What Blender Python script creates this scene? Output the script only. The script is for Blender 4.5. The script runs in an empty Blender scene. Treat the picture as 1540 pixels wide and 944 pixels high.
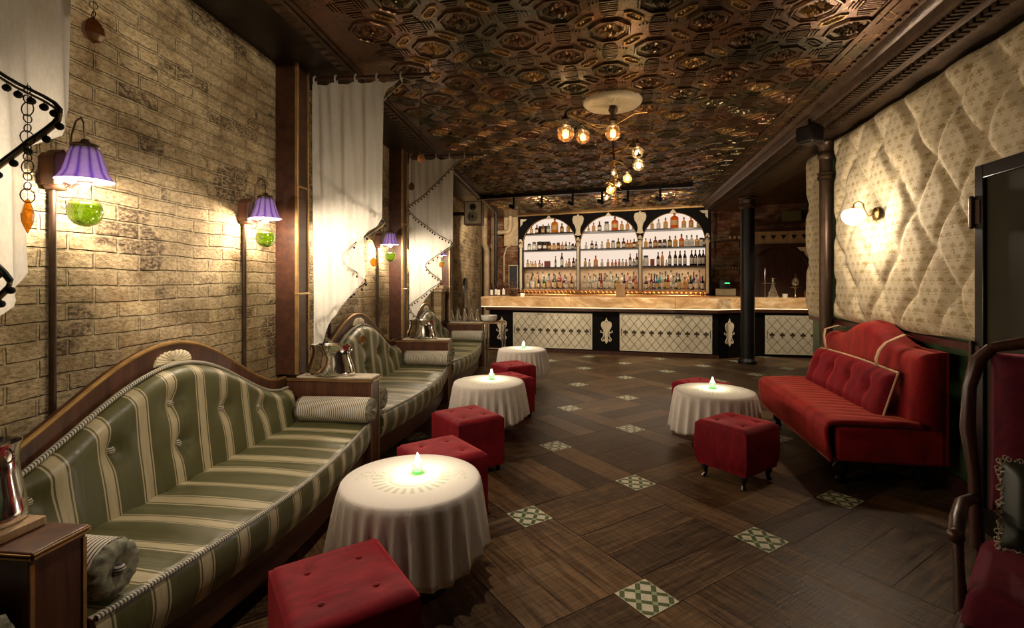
import bpy, math, random
from mathutils import Vector, Matrix, noise
R = math.radians
PI = math.pi
random.seed(7)
scene = bpy.context.scene
C = scene.collection

# ------------------------------------------------------------------ camera
CAM_YAW = R(11.98)
cd = bpy.data.cameras.new('camera')
cam = bpy.data.objects.new('camera', cd)
C.objects.link(cam)
cam.location = (0, 0, 1.45)
cam.rotation_euler = (R(90), 0, CAM_YAW)
cd.sensor_width = 36
cd.lens = 740 / 1540 * 36
cd.shift_y = -49 / 1540
cd.clip_start = 0.05
scene.camera = cam

# ------------------------------------------------------------------ view, world, big lights
scene.view_settings.view_transform = 'Standard'
scene.view_settings.look = 'None'
scene.view_settings.gamma = 1
scene.view_settings.exposure = 0.0
scene.view_settings.use_curve_mapping = False
world = bpy.data.worlds.new('world')
scene.world = world
world.use_nodes = True
world.node_tree.nodes['Background'].inputs[0].default_value = (0.9, 0.75, 0.6, 1)
world.node_tree.nodes['Background'].inputs[1].default_value = 0.004
try:
    scene.cycles.use_denoising = True
    scene.cycles.max_bounces = 8
    scene.cycles.transparent_max_bounces = 16
    scene.cycles.caustics_reflective = False
    scene.cycles.caustics_refractive = False
    scene.cycles.sample_clamp_indirect = 4
except Exception:
    pass

WARM = (1.0, 0.80, 0.56)
P_SCONCE = 80.0      # each purple wall lamp
P_GLOBE = 160.0       # white globe on the padded wall
P_BULB = 20.0         # each chandelier bulb
P_CANDLE = 3.2
P_SPOT = 150.0        # track spots
P_BAR = 1.0

def light(name, kind, loc, power, color=WARM, size=0.04, rot=None, parent=None, **k):
    ld = bpy.data.lights.new(name, kind)
    ld.energy = power
    ld.color = color
    if kind == 'AREA':
        ld.shape = 'RECTANGLE'
        ld.size, ld.size_y = size
    else:
        ld.shadow_soft_size = size
    for a, b in k.items():
        setattr(ld, a, b)
    o = bpy.data.objects.new(name, ld)
    C.objects.link(o)
    o.location = loc
    if rot:
        o.rotation_euler = rot
    if parent:
        o.parent = parent
    return o

# unseen fill spot added above the frame to brighten the nearest table
light('added_fill_spot', 'SPOT', (-0.7, 2.1, 3.04), 100, (1, .84, .68), .08, rot=(R(-4), R(8), 0), spot_size=R(84), spot_blend=.9)

light('added_fill_spot', 'SPOT', (.15, 1.7, 3.02), 130, (1, .83, .60), .06, rot=(Vector((-2.2, 2.45, 2.15)) - Vector((.15, 1.7, 3.02))).to_track_quat('-Z', 'Y').to_euler(), spot_size=R(74), spot_blend=.9)  # second added spot, out of view, brightens the upper brick wall

# ------------------------------------------------------------------ frames
T = R(5.81)                 # left wall's turn against the room axis
def LW(x, y, z=0.0):        # left wall frame -> world
    return (x*math.cos(T) - y*math.sin(T), x*math.sin(T) + y*math.cos(T), z)
CEIL = 3.09
WX = -2.14                  # left wall in its own frame

# ------------------------------------------------------------------ materials
def newmat(name):
    m = bpy.data.materials.new(name)
    m.use_nodes = True
    nt = m.node_tree
    nt.nodes.clear()
    out = nt.nodes.new('ShaderNodeOutputMaterial')
    return m, nt, out
def N(nt, t, **k):
    n = nt.nodes.new(t)
    for a, b in k.items():
        if a.startswith('i_'):
            n.inputs[a[2:].replace('_', ' ')].default_value = b
        else:
            setattr(n, a, b)
    return n
def L(nt, a, b):
    nt.links.new(a, b)
def M(nt, op, a, b=None, c=None, clamp=False):
    n = nt.nodes.new('ShaderNodeMath')
    n.operation = op
    n.use_clamp = clamp
    for i, v in enumerate((a, b, c)):
        if v is None:
            continue
        if isinstance(v, (int, float)):
            n.inputs[i].default_value = v
        else:
            nt.links.new(v, n.inputs[i])
    return n.outputs[0]
def ramp(nt, fac, stops, interp='LINEAR'):
    n = nt.nodes.new('ShaderNodeValToRGB')
    n.color_ramp.interpolation = interp
    el = n.color_ramp.elements
    while len(el) < len(stops):
        el.new(0.5)
    for e, (p, c) in zip(el, stops):
        e.position = p
        e.color = tuple(c) + (1,) if len(c) == 3 else c
    nt.links.new(fac, n.inputs[0])
    return n.outputs[0]
def mixc(nt, fac, a, b, mode='MIX'):
    n = nt.nodes.new('ShaderNodeMix')
    n.data_type = 'RGBA'
    n.blend_type = mode
    for i, v in ((0, fac), (6, a), (7, b)):
        if isinstance(v, (int, float)):
            n.inputs[i].default_value = v
        elif isinstance(v, tuple):
            n.inputs[i].default_value = v + (1,) if len(v) == 3 else v
        else:
            nt.links.new(v, n.inputs[i])
    return n.outputs[2]
def objco(nt):
    return nt.nodes.new('ShaderNodeTexCoord').outputs['Object']
def sep(nt, v):
    n = nt.nodes.new('ShaderNodeSeparateXYZ')
    nt.links.new(v, n.inputs[0])
    return n.outputs
def comb(nt, x, y, z=0.0):
    n = nt.nodes.new('ShaderNodeCombineXYZ')
    for i, v in enumerate((x, y, z)):
        if isinstance(v, (int, float)):
            n.inputs[i].default_value = v
        else:
            nt.links.new(v, n.inputs[i])
    return n.outputs[0]
def scaled(nt, v, s):
    n = nt.nodes.new('ShaderNodeMapping')
    n.inputs['Scale'].default_value = s
    nt.links.new(v, n.inputs[0])
    return n.outputs[0]
def noisetex(nt, v, scale, detail=4, rough=.55, dist=0.0):
    n = nt.nodes.new('ShaderNodeTexNoise')
    n.inputs['Scale'].default_value = scale
    n.inputs['Detail'].default_value = detail
    n.inputs['Roughness'].default_value = rough
    n.inputs['Distortion'].default_value = dist
    nt.links.new(v, n.inputs['Vector'])
    return n.outputs[0]
def bump(nt, h, strength=.5, dist=.01):
    n = nt.nodes.new('ShaderNodeBump')
    n.inputs['Strength'].default_value = strength
    n.inputs['Distance'].default_value = dist
    nt.links.new(h, n.inputs['Height'])
    return n.outputs[0]
def pbsdf(nt, out, color, rough=.5, metal=0.0, normal=None, sheen=0.0, spec=.5, coat=0.0, trans=0.0, emit=None, estr=0.0, sheen_tint=None):
    b = nt.nodes.new('ShaderNodeBsdfPrincipled')
    def put(k, v):
        if isinstance(v, (int, float)):
            b.inputs[k].default_value = v
        elif isinstance(v, tuple):
            b.inputs[k].default_value = v + (1,) if len(v) == 3 else v
        else:
            nt.links.new(v, b.inputs[k])
    put('Base Color', color); put('Roughness', rough); put('Metallic', metal)
    put('Specular IOR Level', spec)
    if normal is not None: put('Normal', normal)
    if sheen:
        put('Sheen Weight', sheen); b.inputs['Sheen Roughness'].default_value = .35
        if sheen_tint: put('Sheen Tint', sheen_tint)
    if coat: put('Coat Weight', coat); b.inputs['Coat Roughness'].default_value = .15
    if trans: put('Transmission Weight', trans)
    if emit is not None: put('Emission Color', emit); put('Emission Strength', estr)
    nt.links.new(b.outputs[0], out.inputs[0])
    return b
def simple(name, color, rough=.5, metal=0.0, var=.15, vscale=8, bmp=0.0, **k):
    m, nt, out = newmat(name)
    co = objco(nt)
    n = noisetex(nt, co, vscale, 4)
    lo = tuple(c*(1-var) for c in color); hi = tuple(min(1, c*(1+var)) for c in color)
    col = ramp(nt, n, [(.3, lo), (.7, hi)])
    nm = bump(nt, noisetex(nt, co, vscale*6, 3), bmp, .003) if bmp else None
    pbsdf(nt, out, col, rough, metal, nm, **k)
    return m
def emis(name, color, strength):
    m, nt, out = newmat(name)
    e = N(nt, 'ShaderNodeEmission')
    e.inputs[0].default_value = tuple(color) + (1,)
    e.inputs[1].default_value = strength
    L(nt, e.outputs[0], out.inputs[0])
    return m
def tintglass(name, color, gloss=.12, rough=.04, body=0.0, bodycol=None):
    m, nt, out = newmat(name)
    t = N(nt, 'ShaderNodeBsdfTransparent'); t.inputs[0].default_value = tuple(color) + (1,)
    g = N(nt, 'ShaderNodeBsdfGlossy'); g.inputs['Roughness'].default_value = rough
    g.inputs[0].default_value = (1, 1, 1, 1)
    lw = N(nt, 'ShaderNodeLayerWeight'); lw.inputs[0].default_value = .35
    fac = M(nt, 'ADD', M(nt, 'MULTIPLY', lw.outputs['Facing'], .45), gloss, clamp=True)
    mx = N(nt, 'ShaderNodeMixShader'); L(nt, fac, mx.inputs[0])
    src = t.outputs[0]
    if body:
        d = N(nt, 'ShaderNodeBsdfTranslucent'); d.inputs[0].default_value = tuple(bodycol or color) + (1,)
        d2 = N(nt, 'ShaderNodeBsdfDiffuse'); d2.inputs[0].default_value = tuple(bodycol or color) + (1,)
        m0 = N(nt, 'ShaderNodeMixShader'); m0.inputs[0].default_value = .5
        L(nt, d.outputs[0], m0.inputs[1]); L(nt, d2.outputs[0], m0.inputs[2])
        m1 = N(nt, 'ShaderNodeMixShader'); m1.inputs[0].default_value = body
        L(nt, src, m1.inputs[1]); L(nt, m0.outputs[0], m1.inputs[2])
        src = m1.outputs[0]
    L(nt, src, mx.inputs[1]); L(nt, g.outputs[0], mx.inputs[2])
    L(nt, mx.outputs[0], out.inputs[0])
    return m
def woodmat(name, dark, light_, rough=.4, axis='Z', coat=0.0, scale=1.0):
    m, nt, out = newmat(name)
    co = objco(nt)
    s = {'X': (1.2, 14, 14), 'Y': (14, 1.2, 14), 'Z': (14, 14, 1.2)}[axis]
    v = scaled(nt, co, tuple(a*scale for a in s))
    n = noisetex(nt, v, 1.6, 6, .62, .6)
    n2 = noisetex(nt, v, 7, 3, .6)
    f = M(nt, 'ADD', M(nt, 'MULTIPLY', n, .75), M(nt, 'MULTIPLY', n2, .25))
    col = ramp(nt, f, [(.3, dark), (.5, tuple((a+b)/2 for a, b in zip(dark, light_))), (.68, light_)])
    pbsdf(nt, out, col, rough, 0, bump(nt, f, .25, .004), coat=coat)
    return m

def brick_material(name, tones, mortar, paint, paint_amt, swap=False, scale=1.12, dark_patch=.5):
    m, nt, out = newmat(name)
    co = objco(nt)
    x, y, z = sep(nt, co)
    v0 = comb(nt, y if not swap else x, z, 0.0)
    # a little wobble so that the courses are not ruler-straight
    wob = N(nt, 'ShaderNodeTexNoise'); wob.inputs['Scale'].default_value = 3.5; wob.inputs['Detail'].default_value = 3
    L(nt, v0, wob.inputs['Vector'])
    w = N(nt, 'ShaderNodeVectorMath', operation='SCALE'); w.inputs['Scale'].default_value = .036
    L(nt, wob.outputs['Color'], w.inputs[0])
    vv = N(nt, 'ShaderNodeVectorMath', operation='ADD'); L(nt, v0, vv.inputs[0]); L(nt, w.outputs[0], vv.inputs[1])
    v = vv.outputs[0]
    b = N(nt, 'ShaderNodeTexBrick')
    L(nt, v, b.inputs['Vector'])
    b.inputs['Scale'].default_value = 1
    b.inputs['Brick Width'].default_value = .215*scale
    b.inputs['Row Height'].default_value = .068*scale
    b.inputs['Mortar Size'].default_value = .0075*scale
    b.inputs['Mortar Smooth'].default_value = .6
    b.inputs['Bias'].default_value = 0
    b.inputs['Color1'].default_value = (0, 0, 0, 1)
    b.inputs['Color2'].default_value = (1, 1, 1, 1)
    b.inputs['Mortar'].default_value = (.5, .5, .5, 1)
    big = noisetex(nt, v, 1.3, 5, .6, .3)
    mid = noisetex(nt, v, 6, 6, .65, .4)
    fine = noisetex(nt, scaled(nt, v, (1, 1.6, 1)), 45, 5, .7)
    bid = M(nt, 'ADD', M(nt, 'MULTIPLY', b.outputs['Color'], .55), M(nt, 'MULTIPLY', mid, .45))
    col = ramp(nt, bid, tones)
    # paint or lime wash over parts of the wall
    pf = ramp(nt, M(nt, 'ADD', M(nt, 'MULTIPLY', big, .6), M(nt, 'MULTIPLY', mid, .5)), [(.5 - paint_amt*.2, (0, 0, 0)), (.62 - paint_amt*.1, (1, 1, 1))])
    col = mixc(nt, M(nt, 'MULTIPLY', pf, .75), col, paint)
    # exposed dark bricks in clumps
    dk = ramp(nt, M(nt, 'MULTIPLY', noisetex(nt, scaled(nt, v, (1, 1.3, 1)), 2.4, 2, .5), M(nt, 'ADD', .62, M(nt, 'MULTIPLY', b.outputs['Color'], .38))), [(.47, (0, 0, 0)), (.51, (1, 1, 1))])
    col = mixc(nt, M(nt, 'MULTIPLY', M(nt, 'MULTIPLY', dk, ramp(nt, fine, [(.42, (1, 1, 1)), (.6, (.35, .35, .35))])), dark_patch), col, (.07, .04, .028))
    col = mixc(nt, M(nt, 'MULTIPLY', M(nt, 'MULTIPLY', b.outputs['Fac'], .8), ramp(nt, mid, [(.38, (.1, .1, .1)), (.58, (1, 1, 1))])), col, mortar)
    grime = ramp(nt, fine, [(.36, (.36, .30, .22)), (.58, (1, 1, 1))])
    col = mixc(nt, .75, col, grime, 'MULTIPLY')
    blot = ramp(nt, noisetex(nt, v, 2.1, 6, .7, .6), [(.32, (.36, .29, .19)), (.50, (.85, .80, .70)), (.66, (1.3, 1.25, 1.12))])
    col = mixc(nt, .85, col, blot, 'MULTIPLY')
    h = M(nt, 'SUBTRACT', M(nt, 'ADD', M(nt, 'MULTIPLY', mid, .45), M(nt, 'MULTIPLY', fine, .45)), M(nt, 'MULTIPLY', b.outputs['Fac'], .9))
    pbsdf(nt, out, col, .85, 0, bump(nt, h, 1.0, .028), spec=.25)
    return m

MAT = {}
MAT['brick'] = brick_material('pale_brick', [(.2, (.24, .135, .06)), (.5, (.44, .30, .15)), (.8, (.64, .48, .28))], (.55, .46, .31), (.60, .51, .35), .8, dark_patch=.85)
MAT['red_brick'] = brick_material('red_brick', [(.2, (.13, .04, .02)), (.5, (.27, .10, .05)), (.8, (.42, .2, .11))], (.33, .24, .16), (.45, .33, .22), -.2, swap=True)
MAT['dark_wood'] = woodmat('dark_wood', (.018, .006, .004), (.075, .024, .012), .35, 'Z')
MAT['dark_wood_y'] = woodmat('dark_wood_y', (.02, .007, .004), (.10, .034, .016), .35, 'Y', coat=.3)
MAT['walnut'] = woodmat('walnut', (.022, .008, .004), (.13, .048, .022), .38, 'Z', scale=.8)
MAT['pilaster'] = woodmat('pilaster_wood', (.02, .007, .004), (.085, .028, .014), .4, 'Y', scale=.8)
MAT['gilt'] = simple('gilt_edge', (.42, .25, .09), .38, .6, .25, 14)
MAT['tan_wood'] = woodmat('tan_wood', (.25, .14, .06), (.5, .32, .16), .5, 'Z')
MAT['black'] = simple('black_lacquer', (.008, .006, .006), .28, 0, .3)
MAT['black_matte'] = simple('matte_black_paint', (.004, .003, .003), .65, 0, .3, spec=.1)
MAT['iron'] = simple('black_iron', (.010, .008, .008), .42, .4, .3, bmp=.2)
MAT['bronze'] = simple('aged_bronze', (.07, .042, .026), .4, .7, .3)
MAT['brass'] = simple('brass', (.62, .40, .15), .28, 1.0, .15)
MAT['chrome'] = simple('polished_steel', (.85, .83, .80), .10, 1.0, .05)
MAT['cream'] = simple('cream_plaster', (.70, .60, .42), .55, 0, .1, bmp=.15)
MAT['ivory'] = simple('ivory', (.78, .68, .48), .4, 0, .08)
MAT['marble'] = simple('pale_marble_top', (.58, .50, .38), .25, 0, .2, 5)
MAT['white_ceramic'] = simple('white_ceramic', (.8, .76, .68), .25, 0, .04)
MAT['red'] = None
def velvet(name, dark, lightc, sheen_t, streak=(4, 12, 4), rough=.75, sheen=.7):
    m, nt, out = newmat(name)
    co = objco(nt)
    n = noisetex(nt, scaled(nt, co, streak), 1.4, 5, .6, .8)
    n2 = noisetex(nt, co, 60, 2)
    f = M(nt, 'ADD', M(nt, 'MULTIPLY', n, .85), M(nt, 'MULTIPLY', n2, .15))
    col = ramp(nt, f, [(.35, dark), (.65, lightc)])
    pbsdf(nt, out, col, rough, 0, bump(nt, n2, .15, .002), sheen=sheen, spec=.2, sheen_tint=sheen_t)
    return m
MAT['red'] = velvet('crimson_velvet', (.105, .0012, .005), (.23, .004, .012), (1, .12, .14))
MAT['red_sofa'] = velvet('red_sofa_velvet', (.17, .004, .006), (.36, .014, .014), (1, .25, .16), (3, 9, 3))
MAT['burgundy'] = velvet('burgundy_velvet', (.06, .003, .010), (.13, .008, .022), (1, .25, .3), sheen=.35)
MAT['piping_tan'] = simple('tan_piping', (.62, .38, .22), .6)

def stripes(name, axis, period, stops, rough=.6, off=0.0, sheen=.25, wob=.006, shine=True):
    m, nt, out = newmat(name)
    co = objco(nt)
    s = sep(nt, co)
    a = s[{'x': 0, 'y': 1, 'z': 2}[axis]]
    n = noisetex(nt, co, 5, 2)
    a = M(nt, 'ADD', a, M(nt, 'MULTIPLY', M(nt, 'SUBTRACT', n, .5), wob))
    f = M(nt, 'FRACT', M(nt, 'ADD', M(nt, 'DIVIDE', a, period), 50 + off))
    col = ramp(nt, f, stops, 'CONSTANT')
    wv = noisetex(nt, scaled(nt, co, (3, 30, 3)), 2, 4, .6, .5)
    col = mixc(nt, .55, col, ramp(nt, wv, [(.3, (.62, .6, .55)), (.7, (1, 1, 1))]), 'MULTIPLY')
    r = ramp(nt, wv, [(.3, (rough-.12,)*3), (.7, (rough+.15,)*3)])
    pbsdf(nt, out, col, r, 0, bump(nt, M(nt, 'ADD', noisetex(nt, co, 220, 2), M(nt, 'MULTIPLY', wv, 2)), .12, .003), sheen=sheen, spec=.45, sheen_tint=(.9, .95, .7))
    return m
GR = (.092, .088, .030); CRM = (.47, .40, .25)
ST = [(0, GR), (.50, CRM), (.535, GR), (.57, CRM), (.80, GR), (.835, CRM), (.87, GR)]
MAT['stripe'] = stripes('green_stripe_satin', 'y', .182, ST, .42, off=.33)
MAT['ticking'] = stripes('ticking_stripe', 'x', .0135, [(0, (.68, .62, .50)), (.62, (.08, .075, .08))], .8, wob=.002, sheen=0)
MAT['ticking_end'] = simple('gathered_ticking', (.20, .19, .13), .7, 0, .75, 34)
MAT['cord'] = stripes('twisted_cord', 'y', .011, [(0, (.66, .6, .48)), (.55, (.07, .07, .07))], .7, wob=.0, sheen=0)
MAT['button'] = stripes('striped_button', 'z', .009, [(0, (.66, .6, .48)), (.55, (.06, .06, .06))], .6, wob=0, sheen=0)

def cloth_mat(name, color, transl=.35, transp=.06):
    m, nt, out = newmat(name)
    co = objco(nt)
    wv = noisetex(nt, scaled(nt, co, (60, 60, 14)), 3, 4, .6)
    col = ramp(nt, wv, [(.3, tuple(c*.86 for c in color)), (.7, color)])
    nm = bump(nt, wv, .35, .004)
    d = N(nt, 'ShaderNodeBsdfDiffuse'); L(nt, col, d.inputs[0]); L(nt, nm, d.inputs['Normal'])
    t = N(nt, 'ShaderNodeBsdfTranslucent'); L(nt, col, t.inputs[0])
    mx = N(nt, 'ShaderNodeMixShader'); mx.inputs[0].default_value = transl
    L(nt, d.outputs[0], mx.inputs[1]); L(nt, t.outputs[0], mx.inputs[2])
    tr = N(nt, 'ShaderNodeBsdfTransparent')
    m2 = N(nt, 'ShaderNodeMixShader'); m2.inputs[0].default_value = transp
    L(nt, mx.outputs[0], m2.inputs[1]); L(nt, tr.outputs[0], m2.inputs[2])
    L(nt, m2.outputs[0], out.inputs[0])
    return m
MAT['voile'] = cloth_mat('white_voile', (.80, .76, .68), .5, .10)
MAT['linen'] = cloth_mat('white_linen', (.80, .70, .58), .22, 0)
MAT['pompom'] = simple('dark_pompom', (.02, .018, .02), .9)
MAT['trim_green'] = simple('dark_green_trim', (.02, .035, .025), .6)
MAT['trim_tan'] = simple('tan_trim', (.48, .34, .17), .6)

def tin_material():
    m, nt, out = newmat('pressed_tin')
    co = objco(nt)
    n = noisetex(nt, co, .9, 3, .5)
    n2 = noisetex(nt, co, 30, 5, .7)
    col = ramp(nt, n, [(.32, (.06, .048, .022)), (.45, (.17, .075, .035)), (.55, (.085, .072, .034)), (.68, (.21, .105, .050))])
    col = mixc(nt, ramp(nt, n2, [(.5, (0, 0, 0)), (.75, (.4, .4, .4))]), col, (.12, .085, .045))
    v = N(nt, 'ShaderNodeTexVoronoi'); v.inputs['Scale'].default_value = 34; L(nt, co, v.inputs['Vector'])
    h = M(nt, 'ADD', M(nt, 'MULTIPLY', n2, .6), v.outputs['Distance'])
    r = ramp(nt, n2, [(.3, (.24,)*3), (.7, (.42,)*3)])
    pbsdf(nt, out, col, r, .82, bump(nt, h, .32, .005), coat=.08)
    return m
MAT['tin'] = tin_material()
MAT['tin_gold'] = simple('gold_tin', (.36, .21, .07), .38, .75, .35, 9, bmp=.5)
MAT['tin_plain'] = simple('plain_dark_tin', (.02, .014, .011), .38, .5, .5, 6, bmp=.6)
MAT['cornice'] = simple('brown_cornice', (.09, .054, .03), .36, .6, .4, 10, bmp=.8)
def tile_material():
    m, nt, out = newmat('patterned_tile')
    uv = N(nt, 'ShaderNodeUVMap').outputs[0]
    x, y, z = sep(nt, uv)
    def band(a):
        f = M(nt, 'FRACT', M(nt, 'MULTIPLY', a, 3.0))
        return M(nt, 'LESS_THAN', M(nt, 'ABSOLUTE', M(nt, 'SUBTRACT', f, .0)), .0)
    # lattice of green bands, rotated to run with the tile's sides, small squares on the crossings
    def ln(a):
        f = M(nt, 'FRACT', M(nt, 'ADD', M(nt, 'MULTIPLY', a, 3.0), .5))
        return M(nt, 'LESS_THAN', M(nt, 'ABSOLUTE', M(nt, 'SUBTRACT', f, .0)), .34)
    xa = M(nt, 'SUBTRACT', x, .5); ya = M(nt, 'SUBTRACT', y, .5)
    def ln(a):
        f = M(nt, 'FRACT', M(nt, 'ADD', M(nt, 'DIVIDE', a, .505), 10.5))
        return M(nt, 'GREATER_THAN', M(nt, 'ABSOLUTE', M(nt, 'SUBTRACT', f, .5)), .335)
    la, lb = ln(M(nt, 'ADD', xa, ya)), ln(M(nt, 'SUBTRACT', xa, ya))
    any_ = M(nt, 'MAXIMUM', la, lb)
    both = M(nt, 'MULTIPLY', la, lb)
    n = noisetex(nt, objco(nt), 25, 4)
    cr = ramp(nt, n, [(.3, (.50, .46, .33)), (.7, (.66, .62, .48))])
    col = mixc(nt, any_, cr, (.085, .12, .055))
    col = mixc(nt, both, col, (.30, .34, .20))
    edge = M(nt, 'MAXIMUM', M(nt, 'ABSOLUTE', M(nt, 'SUBTRACT', x, .5)), M(nt, 'ABSOLUTE', M(nt, 'SUBTRACT', y, .5)))
    col = mixc(nt, M(nt, 'GREATER_THAN', edge, .485), col, (.5, .46, .34))
    pbsdf(nt, out, col, .3, 0, None)
    return m
MAT['tile'] = tile_material()
def floor_material():
    m, nt, out = newmat('oak_floor')
    uv = N(nt, 'ShaderNodeUVMap').outputs[0]
    at = N(nt, 'ShaderNodeAttribute'); at.attribute_name = 'rnd'
    g = noisetex(nt, scaled(nt, uv, (1.2, 14, 1)), 2.2, 6, .62, 1.2)
    saw = noisetex(nt, scaled(nt, uv, (70, 4, 1)), 1.0, 2, .5, .6)
    knots = noisetex(nt, scaled(nt, uv, (2.5, 5, 1)), 2.6, 3, .5)
    f = M(nt, 'ADD', M(nt, 'MULTIPLY', g, .70), M(nt, 'ADD', M(nt, 'MULTIPLY', saw, .25), M(nt, 'MULTIPLY', M(nt, 'SUBTRACT', at.outputs['Fac'], .35), .20)))
    col = ramp(nt, f, [(.34, (.020, .010, .004)), (.50, (.080, .043, .018)), (.68, (.20, .115, .050))])
    col = mixc(nt, ramp(nt, knots, [(.66, (0, 0, 0)), (.76, (.8, .8, .8))]), col, (.012, .006, .004))
    big = noisetex(nt, objco(nt), 1.6, 4, .6)
    col = mixc(nt, .5, col, ramp(nt, big, [(.3, (.55, .55, .55)), (.65, (1, 1, 1))]), 'MULTIPLY')
    r = ramp(nt, g, [(.3, (.34,)*3), (.7, (.55,)*3)])
    pbsdf(nt, out, col, r, 0, bump(nt, M(nt, 'ADD', g, M(nt, 'MULTIPLY', saw, .7)), .35, .006), spec=.4)
    return m
MAT['floor'] = floor_material()
MAT['gap'] = simple('floor_gap', (.006, .004, .003), .8)

def padded_material():
    m, nt, out = newmat('padded_fabric')
    co = objco(nt)
    x, y, z = sep(nt, co)
    cw, ch = .085, .075
    row = M(nt, 'FLOOR', M(nt, 'DIVIDE', z, ch))
    odd = M(nt, 'MODULO', M(nt, 'ADD', row, 200), 2)
    u = M(nt, 'SUBTRACT', M(nt, 'FRACT', M(nt, 'ADD', M(nt, 'ADD', M(nt, 'DIVIDE', y, cw), 100), M(nt, 'MULTIPLY', odd, .5))), .5)
    v = M(nt, 'SUBTRACT', M(nt, 'FRACT', M(nt, 'ADD', M(nt, 'DIVIDE', z, ch), 100)), .38)
    r = M(nt, 'SQRT', M(nt, 'ADD', M(nt, 'MULTIPLY', u, u), M(nt, 'MULTIPLY', v, v)))
    th = M(nt, 'ARCTAN2', v, u)
    pet = M(nt, 'ADD', .24, M(nt, 'MULTIPLY', M(nt, 'ABSOLUTE', M(nt, 'COSINE', M(nt, 'MULTIPLY', th, 4.0))), .17))
    fan = M(nt, 'MULTIPLY', M(nt, 'LESS_THAN', r, pet), M(nt, 'GREATER_THAN', v, -.04))
    stem = M(nt, 'MULTIPLY', M(nt, 'LESS_THAN', M(nt, 'ABSOLUTE', u), .045), M(nt, 'LESS_THAN', M(nt, 'ABSOLUTE', M(nt, 'ADD', v, .15)), .2))
    base = M(nt, 'MULTIPLY', M(nt, 'LESS_THAN', M(nt, 'ABSOLUTE', M(nt, 'ADD', v, .26)), .05), M(nt, 'LESS_THAN', M(nt, 'ABSOLUTE', u), .2))
    k = M(nt, 'MAXIMUM', M(nt, 'MAXIMUM', fan, stem), base)
    fade = noisetex(nt, co, 14, 5, .7)
    k = M(nt, 'MULTIPLY', k, ramp(nt, fade, [(.35, (.15, .15, .15)), (.65, (.95, .95, .95))]))
    basec = ramp(nt, noisetex(nt, co, 5, 4), [(.3, (.60, .49, .31)), (.7, (.70, .585, .40))])
    weave = noisetex(nt, scaled(nt, co, (1, 120, 14)), 3, 3)
    col = mixc(nt, k, basec, (.33, .23, .075))
    # grey oval crests, sparse
    v2 = N(nt, 'ShaderNodeTexVoronoi'); v2.inputs['Scale'].default_value = 3.2; v2.inputs['Randomness'].default_value = .3
    L(nt, co, v2.inputs['Vector'])
    cr = M(nt, 'MULTIPLY', ramp(nt, v2.outputs['Distance'], [(.07, (1, 1, 1)), (.12, (0, 0, 0))]), ramp(nt, noisetex(nt, co, 55, 3, .7), [(.46, (0, 0, 0)), (.54, (.7, .7, .7))]))
    col = mixc(nt, cr, col, (.12, .12, .10))
    col = mixc(nt, .5, col, ramp(nt, weave, [(.3, (.8, .8, .8)), (.7, (1, 1, 1))]), 'MULTIPLY')
    pbsdf(nt, out, col, .8, 0, bump(nt, weave, .2, .003), spec=.2, sheen=.15)
    return m
MAT['padded'] = padded_material()
MAT['green_wall'] = simple('green_wainscot', (.045, .085, .032), .35, 0, .55, 5, bmp=.3)
MAT['green_wall2'] = simple('dark_red_rail', (.075, .014, .010), .35, 0, .3)
MAT['panel_cream'] = simple('cream_bar_panel', (.62, .56, .42), .5, 0, .12, 12, bmp=.3)
MAT['panel_line'] = simple('lattice_gold', (.24, .16, .055), .4, .4)
MAT['motif'] = simple('dark_motif', (.055, .038, .022), .5)

def alabaster():
    m, nt, out = newmat('lit_alabaster')
    co = objco(nt)
    n = noisetex(nt, scaled(nt, co, (.9, 2, 2.2)), 1.8, 7, .65, 1.4)
    col = ramp(nt, n, [(.30, (.30, .13, .045)), (.5, (.58, .33, .13)), (.70, (.88, .62, .33))])
    b = pbsdf(nt, out, col, .22, 0, None, emit=col, estr=.42)
    return m
MAT['alabaster'] = alabaster()
MAT['alabaster_dim'] = None

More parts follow.
